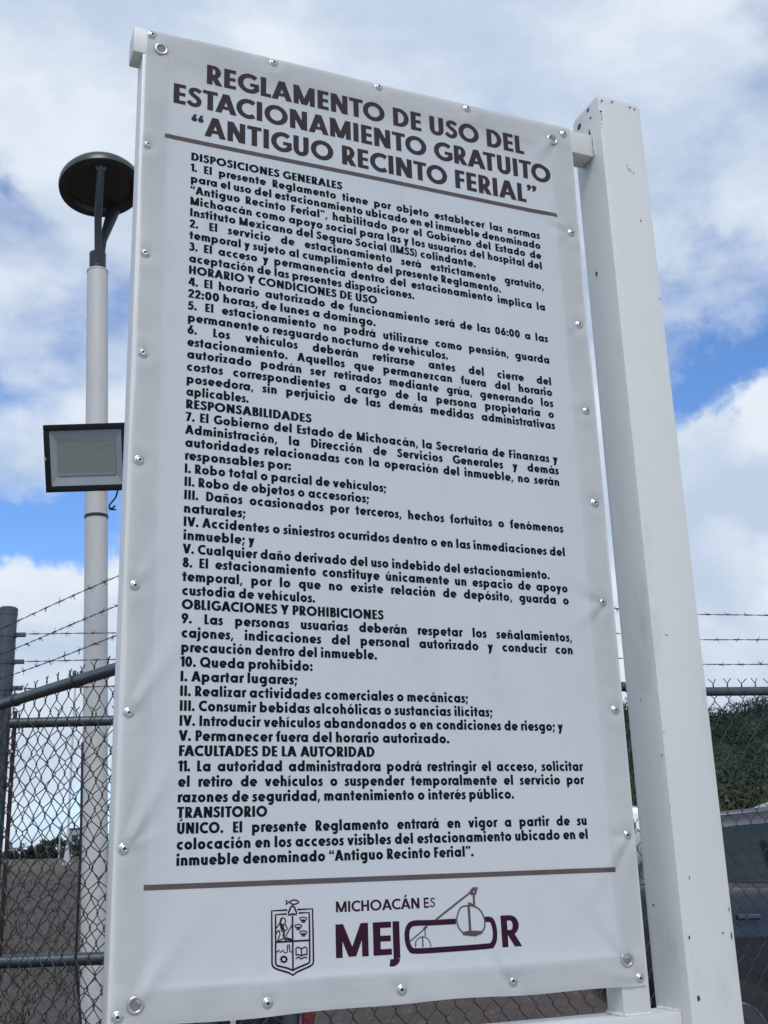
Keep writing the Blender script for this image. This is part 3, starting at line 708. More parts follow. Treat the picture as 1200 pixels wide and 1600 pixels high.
bar(-.065, 1.070, 1.4555, 1.4665, 'printed_rule', M['rule'])

# logos: drawn from their own outlines
def pw(pts): return [on_sign(*p) for p in pts]
def strokes_px(paths, width, name, m_):
    g = []
    for i, p in enumerate(paths):
        w = width; pp = p
        if isinstance(p, tuple): pp, w = p
        st = stroke(pw(pp), w)[0]
        g.append((0, i * 0.0, 1, 1, [[]] * (i % 9) + [st]))
    return text_poly(g, name, m_, banner)
# coat of arms, coordinates from the 10x view
def c10(L): return [(400 + x / 10, 1390 + y / 10) for x, y in L]
def circ(cx, cy, rx, ry, a0=0, a1=360, n=17): return ell(cx, cy, rx, -ry, a0, a1, n)
sh = [c10([(490, 318), (245, 333), (248, 700), (250, 1160), (262, 1195), (290, 1225), (340, 1248), (510, 1298), (575, 1335), (640, 1288), (830, 1205), (885, 1170), (898, 1120), (892, 700), (882, 300), (645, 312)]),
      c10([(480, 380), (305, 392), (306, 700), (308, 1155), (320, 1180), (350, 1193), (500, 1230), (575, 1262), (650, 1222), (800, 1160), (835, 1140), (840, 1110), (838, 700), (830, 358), (665, 366)]),
      c10([(570, 405), (578, 1255)]), c10([(310, 822), (575, 806), (838, 792)]),
      c10([(508, 400), (512, 350), (540, 280), (570, 250), (600, 280), (628, 345), (632, 385), (600, 388), (570, 378), (540, 392), (508, 400)])]
fish = [c10(smooth([(520, 195), (570, 165), (630, 168), (668, 195), (630, 222), (570, 228), (520, 195)], 3)), c10([(520, 195), (462, 168), (480, 200), (462, 238), (520, 195)])]
crowns = []
for (x, y) in ((738, 470), (660, 585), (740, 685)):
    crowns += [c10(smooth([(x - 58, y - 25), (x, y - 40), (x + 58, y - 25)], 4)), c10([(x - 58, y - 22), (x - 40, y + 8), (x, y + 2), (x + 40, y + 8), (x + 58, y - 22)]), c10([(x - 32, y + 22), (x, y + 17), (x + 34, y + 22)]), c10([(x - 28, y + 42), (x, y + 38), (x + 28, y + 42)])]
figure = [c10(circ(420, 495, 42, 55, 0, 360, 13)), (c10([(400, 450), (378, 520), (395, 600), (410, 660)]), .004), c10([(370, 525), (312, 610)]), c10([(360, 630), (375, 700), (335, 805)]), c10([(310, 690), (355, 635)]),
          c10([(450, 540), (492, 610), (430, 660), (420, 720), (470, 800)]), c10([(575, 530), (500, 660), (455, 740)]), (c10([(400, 540), (440, 640), (430, 730)]), .004), c10([(345, 805), (420, 768), (570, 790)]), c10([(455, 745), (560, 778)]), c10([(430, 560), (400, 630)])]
works = [c10([(310, 985), (370, 945), (372, 985), (430, 945), (440, 985), (485, 985), (495, 860), (520, 860), (530, 975), (575, 970)])]
gear = [(c10(circ(435, 1090, 38, 40, 0, 360, 17)), .0036)] + [c10([(435 + 44 * math.cos(a), 1090 + 44 * math.sin(a)), (435 + 64 * math.cos(a), 1090 + 64 * math.sin(a))]) for a in [i * math.pi / 5 for i in range(10)]]
book = [c10(smooth([(622, 920), (660, 900), (710, 925), (755, 898), (795, 912)], 4)), c10([(624, 920), (628, 1030)]), c10([(795, 912), (797, 1022)]), c10([(710, 925), (712, 1030)]), c10(smooth([(628, 1030), (665, 1015), (712, 1035), (755, 1010), (797, 1022)], 4)), c10(smooth([(622, 1080), (665, 1055), (712, 1082), (755, 1055), (797, 1070)], 4))]
strokes_px(sh, .0038, 'coat_of_arms', M['maroon']); strokes_px(fish, .0030, 'coat_of_arms', M['maroon']); strokes_px(crowns, .0024, 'coat_of_arms', M['maroon'])
strokes_px(figure, .0026, 'coat_of_arms', M['maroon']); strokes_px(works + gear + book, .0028, 'coat_of_arms', M['maroon'])
# word marks
T = 0.20; H = T * 0.9; HUM = mkfont()
set_line('MICHOACÁN', .350, .551, 1.395, .0222, HUM, M['maroon'], banner, 'logo_word')
set_line('ES', .5585, .589, 1.395, .0218, THIN, M['maroon'], banner, 'logo_word')
# MEJ _ R, letters of the large word
zb, cp = 1.3025, .0680
def big(ch, px0, px1, polys=None, adv=None, inset=.06):
    a_, p_ = HUM[ch] if polys is None else (adv, polys)
    x0, x1 = on_sign(px0, 1470)[0], on_sign(px1, 1470)[0]; sx = (x1 - x0) / (a_ - 2 * inset)
    text_poly([(x0 - inset * sx, zb, sx, cp, p_)], 'logo_letter', M['maroon'], banner)
big('M', 524.5, 575.5); big('E', 583, 610.5)
big('J', 609.5, 624.5, [rect(.16, -.12, .40, 1.0)[0], stroke(ell(.10, -.12, .18, .13, 0, -115), .22)[0]], .46)
big('R', 784, 813.5)
# the long rounded O
def c57(L): return [(620 + x / 5.714, 1370 + y / 5.714) for x, y in L]
loop = smooth([(528, 398), (300, 410), (160, 414), (110, 440), (90, 500), (95, 580), (118, 640), (165, 662), (400, 650), (800, 620), (850, 600), (872, 540), (870, 460), (850, 395), (820, 380), (785, 380)], 6)
strokes_px([(c57(loop), .0118)], .0118, 'logo_loop', M['maroon'])
gond = [(c57([(120, 575), (270, 445)]), .0022), (c57([(345, 385), (655, 140), (700, 110)]), .0034), (c57([(650, 150), (680, 105), (715, 98), (700, 150), (655, 150)]), .005),
        (c57([(685, 150), (690, 245)]), .0042), (c57([(636, 235), (700, 262)]), .004), (c57([(640, 250), (655, 490)]), .0048),
        (c57(smooth([(640, 258), (570, 275), (535, 370), (550, 450), (590, 500)], 4)), .0026), (c57(smooth([(640, 250), (730, 285), (778, 370), (780, 450), (755, 495)], 4)), .0028),
        (c57([(588, 500), (655, 487), (760, 492)]), .003), (c57([(588, 508), (700, 520), (760, 492)]), .005), (c57([(620, 500), (710, 505)]), .005),
        (c57([(250, 460), (252, 530)]), .0022), (c57([(228, 530), (232, 628)]), .0026), (c57(smooth([(165, 630), (172, 570), (228, 535), (280, 560), (305, 625)], 4)), .0018), (c57([(165, 618), (170, 590)]), .0018), (c57([(235, 465), (270, 445)]), .004)]
gond = [(p, w * 1.3) for p, w in gond]
strokes_px(gond, .003, 'logo_gondola', M['taupe'])

# screws and grommets
def disc_profile(prof, n=20):
    vs = []; fs = []
    for (r, h) in prof:
        for k in range(n):
            a = 2 * math.pi * k / n; vs.append((r * math.cos(a), -h, r * math.sin(a)))
    for i in range(len(prof) - 1):
        for k in range(n): k2 = (k + 1) % n; fs.append((i * n + k, i * n + k2, (i + 1) * n + k2, (i + 1) * n + k))
    fs.append(tuple((len(prof) - 1) * n + k for k in range(n))[::-1])
    return vs, fs
vs, fs = disc_profile([(.0140, 0), (.0140, .0012), (.0132, .0020), (.0098, .0022), (.0096, .0034), (.0085, .0052), (.0062, .0066), (.0034, .0072), (.0030, .0052)])
me_s = bpy.data.meshes.new('screw'); me_s.from_pydata(vs, [], fs); me_s.materials.append(M['chrome']); me_s.polygons.foreach_set('use_smooth', [True] * len(me_s.polygons))
mb = MB(); mb.obox((0, -.0062, 0), (1, 0, 0), (0, 1, 0), (0, 0, 1), .0046, .0012, .0011); mb.obox((0, -.0061, 0), (1, 0, 0), (0, 1, 0), (0, 0, 1), .0011, .0012, .0046)
me_r = bpy.data.meshes.new('recess'); me_r.from_pydata(mb.v, [], mb.f); me_r.materials.append(M['recess'])
ox, oy = sign.location[0], sign.location[1]
for i, (x, z) in enumerate(SCREWS):
    o = link('screw', me_s, None, sign); o.location = (x - ox, -float(relief(x, z)) - .0002 - oy, z)
    o.rotation_euler = (rng.normal(0, .06), rng.uniform(0, 3), rng.normal(0, .06)); s_ = rng.uniform(.82, .94); o.scale = (s_, s_, s_)
    r_ = link('recess', me_r, None, o)
vs, fs = [], []
n1, n2 = 28, 8
for i in range(n1):
    a = 2 * math.pi * i / n1
    for k in range(n2):
        b = 2 * math.pi * k / n2; R_ = .0142 + .0040 * math.cos(b); vs.append((R_ * math.cos(a), -.0026 * max(-.2, math.sin(b)), R_ * math.sin(a)))
for i in range(n1):
    for k in range(n2):
        i2, k2 = (i + 1) % n1, (k + 1) % n2; fs.append((i * n2 + k, i2 * n2 + k, i2 * n2 + k2, i * n2 + k2))
me_g = bpy.data.meshes.new('grommet'); me_g.from_pydata(vs, [], fs); me_g.materials.append(M['brass']); me_g.polygons.foreach_set('use_smooth', [True] * len(me_g.polygons))
M['hole_shade'] = mat('frame_in_hole_shade', (0.17, 0.17, 0.165), 0.5, var=.2, vscale=40)  # frame tube behind the eyelet, with the hole's shade put into its colour
mb = MB(); p_ = ell(0, 0, .0112, .0112, 0, 342, 20); mb.add([(x, -.0004, z) for x, z in p_], [tuple(range(20))])
me_h = bpy.data.meshes.new('eyelet_hole'); me_h.from_pydata(mb.v, [], mb.f); me_h.materials.append(M['hole_shade'])
for (x, z) in GROMMETS:
    o = link('grommet', me_g, None, sign); o.location = (x - ox, -float(relief(x, z)) - .0004 - oy, z)
    link('eyelet_hole', me_h, None, o)

# ------------------------------------------------------------------ ground
def hor(px):  # photo row of the horizon at column px
    a = ROT[2]; return 800 + FOC * -(a[0] * (px - 600) / FOC + a[2]) / a[1]
def gp(px, d):
    """ground-plan point seen in column px at depth d"""
    return at(px, hor(px), d)[:2]
FWD = ROT[:2, 2] / np.linalg.norm(ROT[:2, 2]); RGT = np.array([FWD[1], -FWD[0]])
def gz(x, y):
    x = np.asarray(x, float); y = np.asarray(y, float)
    r = np.hypot(x - CAM[0], y - CAM[1])
    z = 0.0205 * np.clip(r - 12, 0, 400) * (1 - np.exp(-np.clip(r - 12, 0, 400) / 20))
    z = np.where(r > 260, np.minimum(z, 5.2), z)
    return z + 0.035 * np.sin(x * .31 + .5 * np.sin(y * .23)) * np.clip((r - 9) / 20, 0, 1) + .02 * np.sin(y * .8 + x * .5) * np.clip((r - 9) / 20, 0, 1)
def ground_material():
    mt = bpy.data.materials.new('dirt_field'); mt.use_nodes = True; t = mt.node_tree; b = t.nodes['Principled BSDF']; b.inputs['Roughness'].default_value = 0.95
    tcn = t.nodes.new('ShaderNodeTexCoord'); v = tcn.outputs['Object']
    def nz(s, d, r=.6, sc=(1, 1, 1)):
        mp = t.nodes.new('ShaderNodeMapping'); mp.inputs['Scale'].default_value = sc; t.links.new(v, mp.inputs['Vector'])
        n = t.nodes.new('ShaderNodeTexNoise'); n.inputs['Scale'].default_value = s; n.inputs['Detail'].default_value = d; n.inputs['Roughness'].default_value = r
        t.links.new(mp.outputs[0], n.inputs['Vector']); return n.outputs['Fac']
    def ramp(f, a, c0, b_, c1):
        r = t.nodes.new('ShaderNodeValToRGB'); e = r.color_ramp.elements; e[0].position = a; e[1].position = b_; e[0].color = (*c0, 1); e[1].color = (*c1, 1); t.links.new(f, r.inputs[0]); return r.outputs[0]
    def mix(f, a, c):
        m_ = t.nodes.new('ShaderNodeMix'); m_.data_type = 'RGBA'; t.links.new(f, m_.inputs[0])
        for s_, q in ((6, a), (7, c)):
            if isinstance(q, tuple): m_.inputs[s_].default_value = (*q, 1)
            else: t.links.new(q, m_.inputs[s_])
        return m_.outputs[2]
    def ss(f, a, b_, k=1):
        r = t.nodes.new('ShaderNodeMapRange'); r.interpolation_type = 'SMOOTHSTEP'; r.inputs[1].default_value = a; r.inputs[2].default_value = b_; r.inputs[4].default_value = k; t.links.new(f, r.inputs[0]); return r.outputs[0]
    c = ramp(nz(1.6, 9, .7), .32, (.045, .029, .025), .68, (.088, .060, .051))
    c = mix(ss(nz(9, 6, .7), .58, .70, .7), c, (.105, .088, .083))
    c = mix(ss(nz(.35, 5), .52, .64, .5), c, (.042, .040, .028))
    # the far edge of the field is dry grass
    vm = t.nodes.new('ShaderNodeVectorMath'); vm.operation = 'DISTANCE'; t.links.new(v, vm.inputs[0]); vm.inputs[1].default_value = tuple(CAM)
    wob = t.nodes.new('ShaderNodeMath'); wob.operation = 'MULTIPLY_ADD'; t.links.new(nz(.05, 4), wob.inputs[0]); wob.inputs[1].default_value = 60; t.links.new(vm.outputs['Value'], wob.inputs[2])
    g = ramp(nz(.9, 8), .35, (.060, .060, .036), .65, (.092, .084, .055))
    c = mix(ss(wob.outputs[0], 95, 125), c, g)
    t.links.new(c, b.inputs['Base Color'])
    bp = t.nodes.new('ShaderNodeBump'); bp.inputs['Strength'].default_value = .9; bp.inputs['Distance'].default_value = .06; t.links.new(nz(7, 9, .7), bp.inputs['Height']); t.links.new(bp.outputs[0], b.inputs['Normal'])
    return mt
M['dirt'] = ground_material()
rad = np.concatenate([[0], np.geomspace(1.2, 1500, 90)]); na = 180
vs = [(CAM[0], CAM[1], 0)]; fs = []
for r in rad[1:]:
    for k in range(na):
        a = 2 * math.pi * k / na; x, y = CAM[0] + r * math.cos(a), CAM[1] + r * math.sin(a); vs.append((x, y, float(gz(x, y))))
for k in range(na): fs.append((0, 1 + k, 1 + (k + 1) % na))
for i in range(len(rad) - 2):
    for k in range(na): a, b = 1 + i * na, 1 + (i + 1) * na; k2 = (k + 1) % na; fs.append((a + k, b + k, b + k2, a + k2))
g_ = pyd('ground', vs, fs, M['dirt'], None, True); tag(g_, 'dark brown bare dirt field around the parking lot', kind='structure')

# pale ground sheet added out of view to bounce light onto the banner
M['apron'] = mat('bounce_gravel', (.38, .36, .33), .95, var=.25, vscale=40, bump=.5, bscale=60, dirt=(.28, .26, .24), dscale=1.2, damt=.6)
ap = MB(); ap.add([(-9, -11, .006), (9, -11, .006), (9, 1.2, .006), (-9, 1.2, .006)], [(0, 1, 2, 3)]); ap = ap.build('bounce_ground', M['apron']); tag(ap, 'added pale ground sheet out of view, bouncing light onto the sign', kind='structure')

# clods and pebbles lying on the bare soil
M['stone'] = mat('pebble', (.088, .068, .060), .9, var=.4, vscale=3)
vs, fs = [], []
for i in range(2600):
    px = rng.uniform(-60, 1000); d = 6.5 + 34 * rng.random() ** 1.6
    x, y = gp(px, d); s_ = rng.uniform(.02, .06) * (1 + d / 40); b = len(vs); z = float(gz(x, y)); a0 = rng.uniform(0, 6)
    for k in range(5): vs.append((x + s_ * math.cos(a0 + k * 1.257) * rng.uniform(.7, 1.2), y + s_ * math.sin(a0 + k * 1.257) * rng.uniform(.7, 1.2), z - .01))
    vs.append((x, y, z + s_ * rng.uniform(.35, .7)))
    for k in range(5): fs.append((b + k, b + (k + 1) % 5, b + 5))
tag(pyd('gravel', vs, fs, M['stone']), 'loose clods and pebbles scattered over the dirt', kind='stuff')
# thin dry weeds
M['weed'] = mat('dry_weed', (.05, .048, .03), .8, var=.4, vscale=2)
vs, fs = [], []
for i in range(1500):
    px = rng.uniform(-60, 600); d = 12 + 70 * rng.random()
    x, y = gp(px, d); z = float(gz(x, y))
    for k in range(6):
        a = rng.uniform(0, 6.28); h = rng.uniform(.05, .18); w = .012; b = len(vs); lx, ly = rng.normal(0, .06, 2); ex, ey = rng.normal(0, .12, 2)
        vs += [(x + ex - w, y + ey, z - .01), (x + ex + w, y + ey, z - .01), (x + ex + lx, y + ey + ly, z + h)]; fs.append((b, b + 1, b + 2))
tag(pyd('weeds', vs, fs, M['weed']), 'sparse dry weeds on the dirt field', kind='stuff')

# ------------------------------------------------------------------ foliage
def foliage_mat(name, dark, light, scale):
    mt = bpy.data.materials.new(name); mt.use_nodes = True; t = mt.node_tree; b = t.nodes['Principled BSDF']; b.inputs['Roughness'].default_value = .8; b.inputs['Specular IOR Level'].default_value = .2
    g = t.nodes.new('ShaderNodeNewGeometry'); n = t.nodes.new('ShaderNodeTexNoise'); n.inputs['Scale'].default_value = scale; n.inputs['Detail'].default_value = 3
    tcn = t.nodes.new('ShaderNodeTexCoord'); t.links.new(tcn.outputs['Object'], n.inputs['Vector'])
    ad = t.nodes.new('ShaderNodeMath'); ad.operation = 'MULTIPLY_ADD'; t.links.new(g.outputs['Random Per Island'], ad.inputs[0]); ad.inputs[1].default_value = .45; 
    s2 = t.nodes.new('ShaderNodeMath'); s2.operation = 'MULTIPLY'; t.links.new(n.outputs['Fac'], s2.inputs[0]); s2.inputs[1].default_value = .75; t.links.new(s2.outputs[0], ad.inputs[2])
    r = t.nodes.new('ShaderNodeValToRGB'); e = r.color_ramp.elements; e[0].position = .3; e[1].position = .85; e[0].color = (*dark, 1); e[1].color = (*light, 1)
    t.links.new(ad.outputs[0], r.inputs[0]); t.links.new(r.outputs[0], b.inputs['Base Color'])
    return mt
M['forest'] = foliage_mat('hill_forest', (.011, .022, .018), (.027, .046, .030), .16)
M['brush'] = foliage_mat('roadside_brush', (.020, .032, .014), (.062, .074, .030), .25)
M['grove'] = foliage_mat('far_grove', (.010, .020, .014), (.028, .042, .026), .12)
M['bark'] = mat('bark', (.06, .05, .042), .9, var=.3)
def leaves(centres, radii, per, leaf, squash=.75):
    """many small leaf clumps spread over the shells of uneven crowns"""
    c = np.repeat(np.array(centres), per, 0); r = np.repeat(np.array(radii), per); n = len(c)
    d = rng.normal(size=(n, 3)); d /= np.linalg.norm(d, axis=1)[:, None]
    lump = 1 + .28 * np.sin(3.1 * d[:, 0] + c[:, 0]) * np.sin(2.7 * d[:, 1] + c[:, 1]) + .2 * np.sin(5 * d[:, 2] + c[:, 0] * 2)
    p = c + d * (r * lump * rng.uniform(.55, 1.02, n) ** .6)[:, None] * np.array([1, 1, squash])
    q = rng.normal(size=(n, 3)) * .8 + d; q /= np.linalg.norm(q, axis=1)[:, None]
    u = np.cross(q, rng.normal(size=(n, 3))); u /= np.linalg.norm(u, axis=1)[:, None]; w = np.cross(q, u)
    s_ = (leaf * rng.uniform(.5, 1.3, n))[:, None] if np.isscalar(leaf) else (np.repeat(leaf, per) * rng.uniform(.5, 1.3, n))[:, None]
    v = np.stack([p - u * s_, p - w * s_ * .6, p + u * s_, p + w * s_ * .6], 1).reshape(-1, 3)
    return v, np.arange(4 * n).reshape(-1, 4)
def npmesh(name, v, f, m_, parent=None):
    me = bpy.data.meshes.new(name); me.vertices.add(len(v)); me.vertices.foreach_set('co', np.asarray(v, np.float32).ravel())
    me.loops.add(f.size); me.polygons.add(len(f)); me.loops.foreach_set('vertex_index', f.ravel().astype(np.int32))
    me.polygons.foreach_set('loop_start', np.arange(0, f.size, f.shape[1], dtype=np.int32)); me.update(calc_edges=True)
    return link(name, me, m_, parent)
# the wooded hill on the right
def hill_h(x, y):
    p = np.stack([np.asarray(x, float) - CAM[0], np.asarray(y, float) - CAM[1]], -1); f = p @ FWD; s_ = p @ RGT
    ridge = 33.2 / (1 + np.exp(-(s_ - 25) / 13)) / (1 + np.exp((s_ - 420) / 40)) * (1 + .07 * np.sin(s_ * .05) + .05 * np.sin(s_ * .13 + 1))
    up = 1 / (1 + np.exp(-(f - 225) / 22))
    return ridge * up * (1 + .05 * np.sin(f * .06 + s_ * .04)) - 1.0
gx, gy = np.meshgrid(np.linspace(-60, 520, 90), np.linspace(130, 420, 50))
vs = []
for s_, f_ in zip(gx.ravel(), gy.ravel()):
    p = CAM[:2] + FWD * f_ + RGT * s_; vs.append((p[0], p[1], float(hill_h(p[0], p[1])) + float(min(gz(p[0], p[1]), 5))))
fs = [(j * 90 + i, j * 90 + i + 1, (j + 1) * 90 + i + 1, (j + 1) * 90 + i) for j in range(49) for i in range(89)]
M['hill_soil'] = mat('hill_undergrowth', (.03, .04, .022), .95, var=.4, vscale=.08)
tag(pyd('hill', vs, fs, M['hill_soil'], None, True), 'dark wooded hill rising behind the parked cars', kind='structure')
cs, rs = [], []
for i in range(3600):
    s_ = rng.uniform(0, 320); f_ = rng.uniform(188, 285)
    p = CAM[:2] + FWD * f_ + RGT * s_; h = float(hill_h(p[0], p[1]))
    if h < 1.0: continue
    r_ = rng.uniform(1.3, 2.8); cs.append((p[0], p[1], h + float(min(gz(p[0], p[1]), 5)) + r_ * .55)); rs.append(r_)
v, f = leaves(cs, rs, 130, .21)
tag(npmesh('hill_woodland', v, f, M['forest']), 'dense dark green trees covering the hill behind the cars', kind='stuff')
# brush at the foot of the hill
cs, rs = [], []
for i in range(420):
    px = rng.uniform(900, 1700); d = rng.uniform(58, 82); x, y = gp(px, d); r_ = rng.uniform(.9, 2.3)
    cs.append((x, y, float(gz(x, y)) + r_ * rng.uniform(.5, 1.15) + (d - 58) * .06)); rs.append(r_)
v, f = leaves(cs, rs, 240, .16)
tag(npmesh('brush', v, f, M['brush']), 'olive green brush growing at the foot of the hill', kind='stuff')
# far grove at the left edge of the field: single trees one can tell apart
def tree(px, d, h, w, label, group='trees along the far edge of the field', m_=None):
    h *= .62; x, y = gp(px, d); z = float(gz(x, y)); t_ = thing('field_tree', label, 'tree', (x, y, z - .05), group)
    mb = MB(); mb.tube([(x, y, z - .1), (x + .1 * w, y, z + h * .35), (x - .05 * w, y + .1, z + h * .7)], [h * .035, h * .025, h * .01], 6); 
    for k in range(4):
        a = rng.uniform(0, 6.28); mb.tube([(x + .08 * w, y, z + h * .33), (x + math.cos(a) * w * .3, y + math.sin(a) * w * .3, z + h * .6)], [h * .018, h * .006], 5)
    mb.build('trunk', M['bark'], t_)
    cs, rs = [], []
    for k in range(11):
        a = rng.uniform(0, 6.28); rr = w * .33 * rng.random() ** .5; zz = rng.uniform(.3, .86)
        cs.append((math.cos(a) * rr, math.sin(a) * rr, h * zz)); rs.append(h * rng.uniform(.14, .24))
    v, f = leaves(cs, rs, 150, h * .035); npmesh('crown', v, f, m_ or M['grove'], t_)
    return t_
TREES = [(-14, 150, 2.4, 3.4, 'low bush left of the leaning fence post at the field edge'), (14, 150, 2.6, 3.2, 'low dark bush just right of the rusty bar'), (30, 152, 2.9, 3.0, 'small ragged tree second right of the rusty bar'),
         (44, 150, 3.6, 3.0, 'medium dark tree left of the broad grove'), (57, 154, 4.1, 3.4, 'dark tree with an open top in the grove'), (69, 150, 4.2, 3.6, 'broad dark tree in the middle of the grove'),
         (82, 153, 4.4, 3.6, 'tall dark tree left of the thin grey pole'), (96, 150, 4.8, 3.4, 'tallest dark tree right beside the floodlight mast'), (112, 156, 4.2, 3.4, 'dark tree in front of the pale building'),
         (128, 152, 3.9, 3.6, 'dark tree partly behind the white lamp pole'), (146, 155, 4.3, 3.6, 'dark tree hidden by the lamp pole'), (164, 150, 4.0, 3.4, 'dark tree between the lamp pole and the banner')]
for a in TREES: tree(*a)
# low scrub that ties the grove together
cs, rs = [], []
for i in range(260):
    px = rng.uniform(-120, 900); d = rng.uniform(146, 160); x, y = gp(px, d); r_ = rng.uniform(.5, 1.0); cs.append((x, y, float(gz(x, y)) + r_ * .5)); rs.append(r_)
v, f = leaves(cs, rs, 60, .22)
tag(npmesh('scrub', v, f, M['grove']), 'low scrub along the far edge of the field', kind='stuff')
# pale building beyond the grove
bx, by = gp(128, 170); b0 = float(gz(bx, by)); bl = thing('field_building', 'small pale grey flat roofed building half hidden behind the grove', 'building', (bx, by, b0))
M['conc'] = mat('pale_wall', (.33, .34, .34), .8, var=.1, vscale=.5)
R3 = np.array([*RGT, 0]); F3 = np.array([*FWD, 0]); U3 = np.array([0, 0, 1.])
mb = MB(); mb.obox((bx, by, b0 + 1.9), R3, F3, U3, 1.9, 1.5, 1.9); mb.build('wall', M['conc'], bl)
mb = MB(); mb.obox((bx, by, b0 + 3.88), R3, F3, U3, 2.05, 1.65, .08); mb.build('roof', M['lamp_grey'], bl)
p = np.array([bx, by, b0]) - F3 * 1.52
mb = MB(); mb.obox(p + R3 * -.9 + U3 * 2.6, R3, F3, U3, .45, .03, .4); mb.build('window', M['glass'], bl); mb = MB(); mb.obox(p + R3 * .8 + U3 * 2.6, R3, F3, U3, .45, .03, .4); mb.build('window', M['glass'], bl)

# distant floodlight mast
d = 100; x, y = gp(103.5, d); z0 = float(gz(x, y)) ; top = at(117, 1050, 106)
mast = thing('floodlight_mast', 'tall thin white floodlight mast far out in the field', 'mast', (x, y, z0))
zt = 1.5 + (hor(117) - 1068) / FOC * 104.5
M['mast_white'] = mat('mast_white', (.42, .43, .43), .5)
MB().tube([(x, y, z0 + .5), (x, y, z0 + 3), (x, y, zt)], [.14, .11, .08], 8).build('shaft', M['pole_paint'], mast, True)
mb = MB(); mb.tube([(x, y, z0 - .1), (x, y, z0 + .9), (x, y, z0 + 1.6)], [.42, .22, .15], 8); mb.build('base_flare', M['mast_white'], mast, True)
mb = MB(); mb.obox((x, y, zt), R3, F3, U3, .72, .04, .04); mb.build('crossbar', M['lamp_grey'], mast)
for q, w_, h_ in ((-.55, .06, .16), (-.12, .15, .18), (.2, .04, .12), (.52, .15, .15)):
    mb = MB(); mb.obox(np.array([x, y, zt + .12 + h_]) + R3 * q, R3, (F3 * .9 - U3 * .4), (U3 * .9 + F3 * .4), w_, .1, h_); mb.build('floodlight', M['lamp_grey'], mast)
x, y = gp(91, 120); z0 = float(gz(x, y)); t_ = thing('utility_pole', 'short thin grey pole standing in front of the grove', 'pole', (x, y, z0))
MB().tube([(x, y, z0 - .1), (x, y, z0 + 3.6)], [.10, .08], 8).build('shaft', M['conc'], t_, True); mb = MB(); mb.obox((x, y, z0 + 3.5), R3, F3, U3, .3, .04, .04); mb.build('crossbar', M['conc'], t_)

# ------------------------------------------------------------------ lamp pole
P1 = at(146.5, 1600, 7.6)
def near_vertical(px, py, p, lean=0):
    best = None
    for d in np.arange(7, 12, .01):
        q = at(px, py, d); e = abs((q[:2] - p[:2]) @ FWD - lean)
        if best is None or e < best[0]: best = (e, q)
    return best[1]
P2 = near_vertical(152.5, 424, P1)
ax = (P2 - P1) / np.linalg.norm(P2 - P1)
base = P1 - ax * (P1[2] / ax[2])
LP = thing('lamp_pole', 'slightly leaning white steel pole with a dark round street lamp on top', 'street lamp', tuple(base))
R0 = .0865
MB().tube([base - ax * .1, base + ax * 3, P2 - ax * .03, P2 - ax * .006, P2], [R0 * 1.06, R0 * 1.0, R0 * .955, R0 * .95, R0 * .90], 36).build('pole', M['pole_paint'], LP, True)
mb = MB(); mb.tube([base + U3 * .0, base + U3 * .02], .2, 24); mb.build('base_plate', M['pole_paint'], LP)
# two clamped straps
def strap(py, name, m_, r=1.035, hgt=.022):
    q = near_vertical(150, py, P1); s_ = (q - base) @ ax; c = base + ax * s_
    return MB().tube([c - ax * hgt / 2, c + ax * hgt / 2], R0 * r, 36).build(name, m_, LP, True), c
strap(808, 'strap', M['trim'])
mb = MB(); mb.tube([P2 - ax * .012, P2 + ax * .002], R0 * .99, 36); mb.build('collar', M['pole_paint'], LP, True)
sp = P2 + ax * .19
mb = MB(); mb.tube([P2 - ax * .02, sp - ax * .03], .066, 24); mb.build('spigot', M['lamp_grey'], LP, True)
# lamp head
hc = at(157, 290, float((sp - CAM) @ ROT[:, 2]) + .16)
tow = np.array([*(CAM[:2] - P2[:2]), 0]); tow /= np.linalg.norm(tow)   # the fork stands in line with the camera
nrm = U3 * .97 + tow * -.20 + R3 * -.10; nrm /= np.linalg.norm(nrm)   # the head is tipped a little
hu = R3 - nrm * (R3 @ nrm); hu /= np.linalg.norm(hu); hv = np.cross(nrm, hu)
RD = .335
def lathe(prof, c, u, v_, n_, seg=48):
    vs = []; fs = []
    for (r, h) in prof:
        for k in range(seg):
            a = 2 * math.pi * k / seg; vs.append(c + (u * math.cos(a) + v_ * math.sin(a)) * r + n_ * h)
    for i in range(len(prof) - 1):
        for k in range(seg): k2 = (k + 1) % seg; fs.append((i * seg + k, i * seg + k2, (i + 1) * seg + k2, (i + 1) * seg + k))
    return vs, fs
mb = MB(); mb.add(*lathe([(.245, -.010), (.262, -.045), (.29, -.052), (RD, -.032), (RD * 1.01, .0), (RD * .985, .035), (RD * .9, .075), (RD * .7, .115), (RD * .4, .138), (.001, .146)], hc, hu, hv, nrm)); mb.build('lamp_head', M['lamp_dome'], LP, True)
mb = MB(); mb.add(*lathe([(.001, -.020), (.15, -.019), (.246, -.010)], hc, hu, hv, nrm)); mb.build('lens', M['lamp_under'], LP, True)
for k in ():
    mb = MB(); mb.obox(hc + hv * k - nrm * .026, hu, hv, nrm, math.sqrt(.2 ** 2 - k * k) * .95, .018, .006); mb.build('led_strip', M['lamp_under'], LP)
def rimpt(dirn, r): 
    e = dirn - nrm * (dirn @ nrm); e /= np.linalg.norm(e); return hc + e * r - nrm * .055
nearp = rimpt(tow - R3 * .01, .25); farp = rimpt(-tow + R3 * .42, .27)
s0 = P2 + ax * .06
mb = MB(); mb.tube([s0 + tow * .045 + ax * .0, s0 + tow * .06 + ax * .16, s0 + tow * .13 + ax * .40, nearp - U3 * .03, nearp + nrm * .03], [.026, .028, .031, .034, .036], 14); mb.build('bracket_arm', M['lamp_grey'], LP, True)
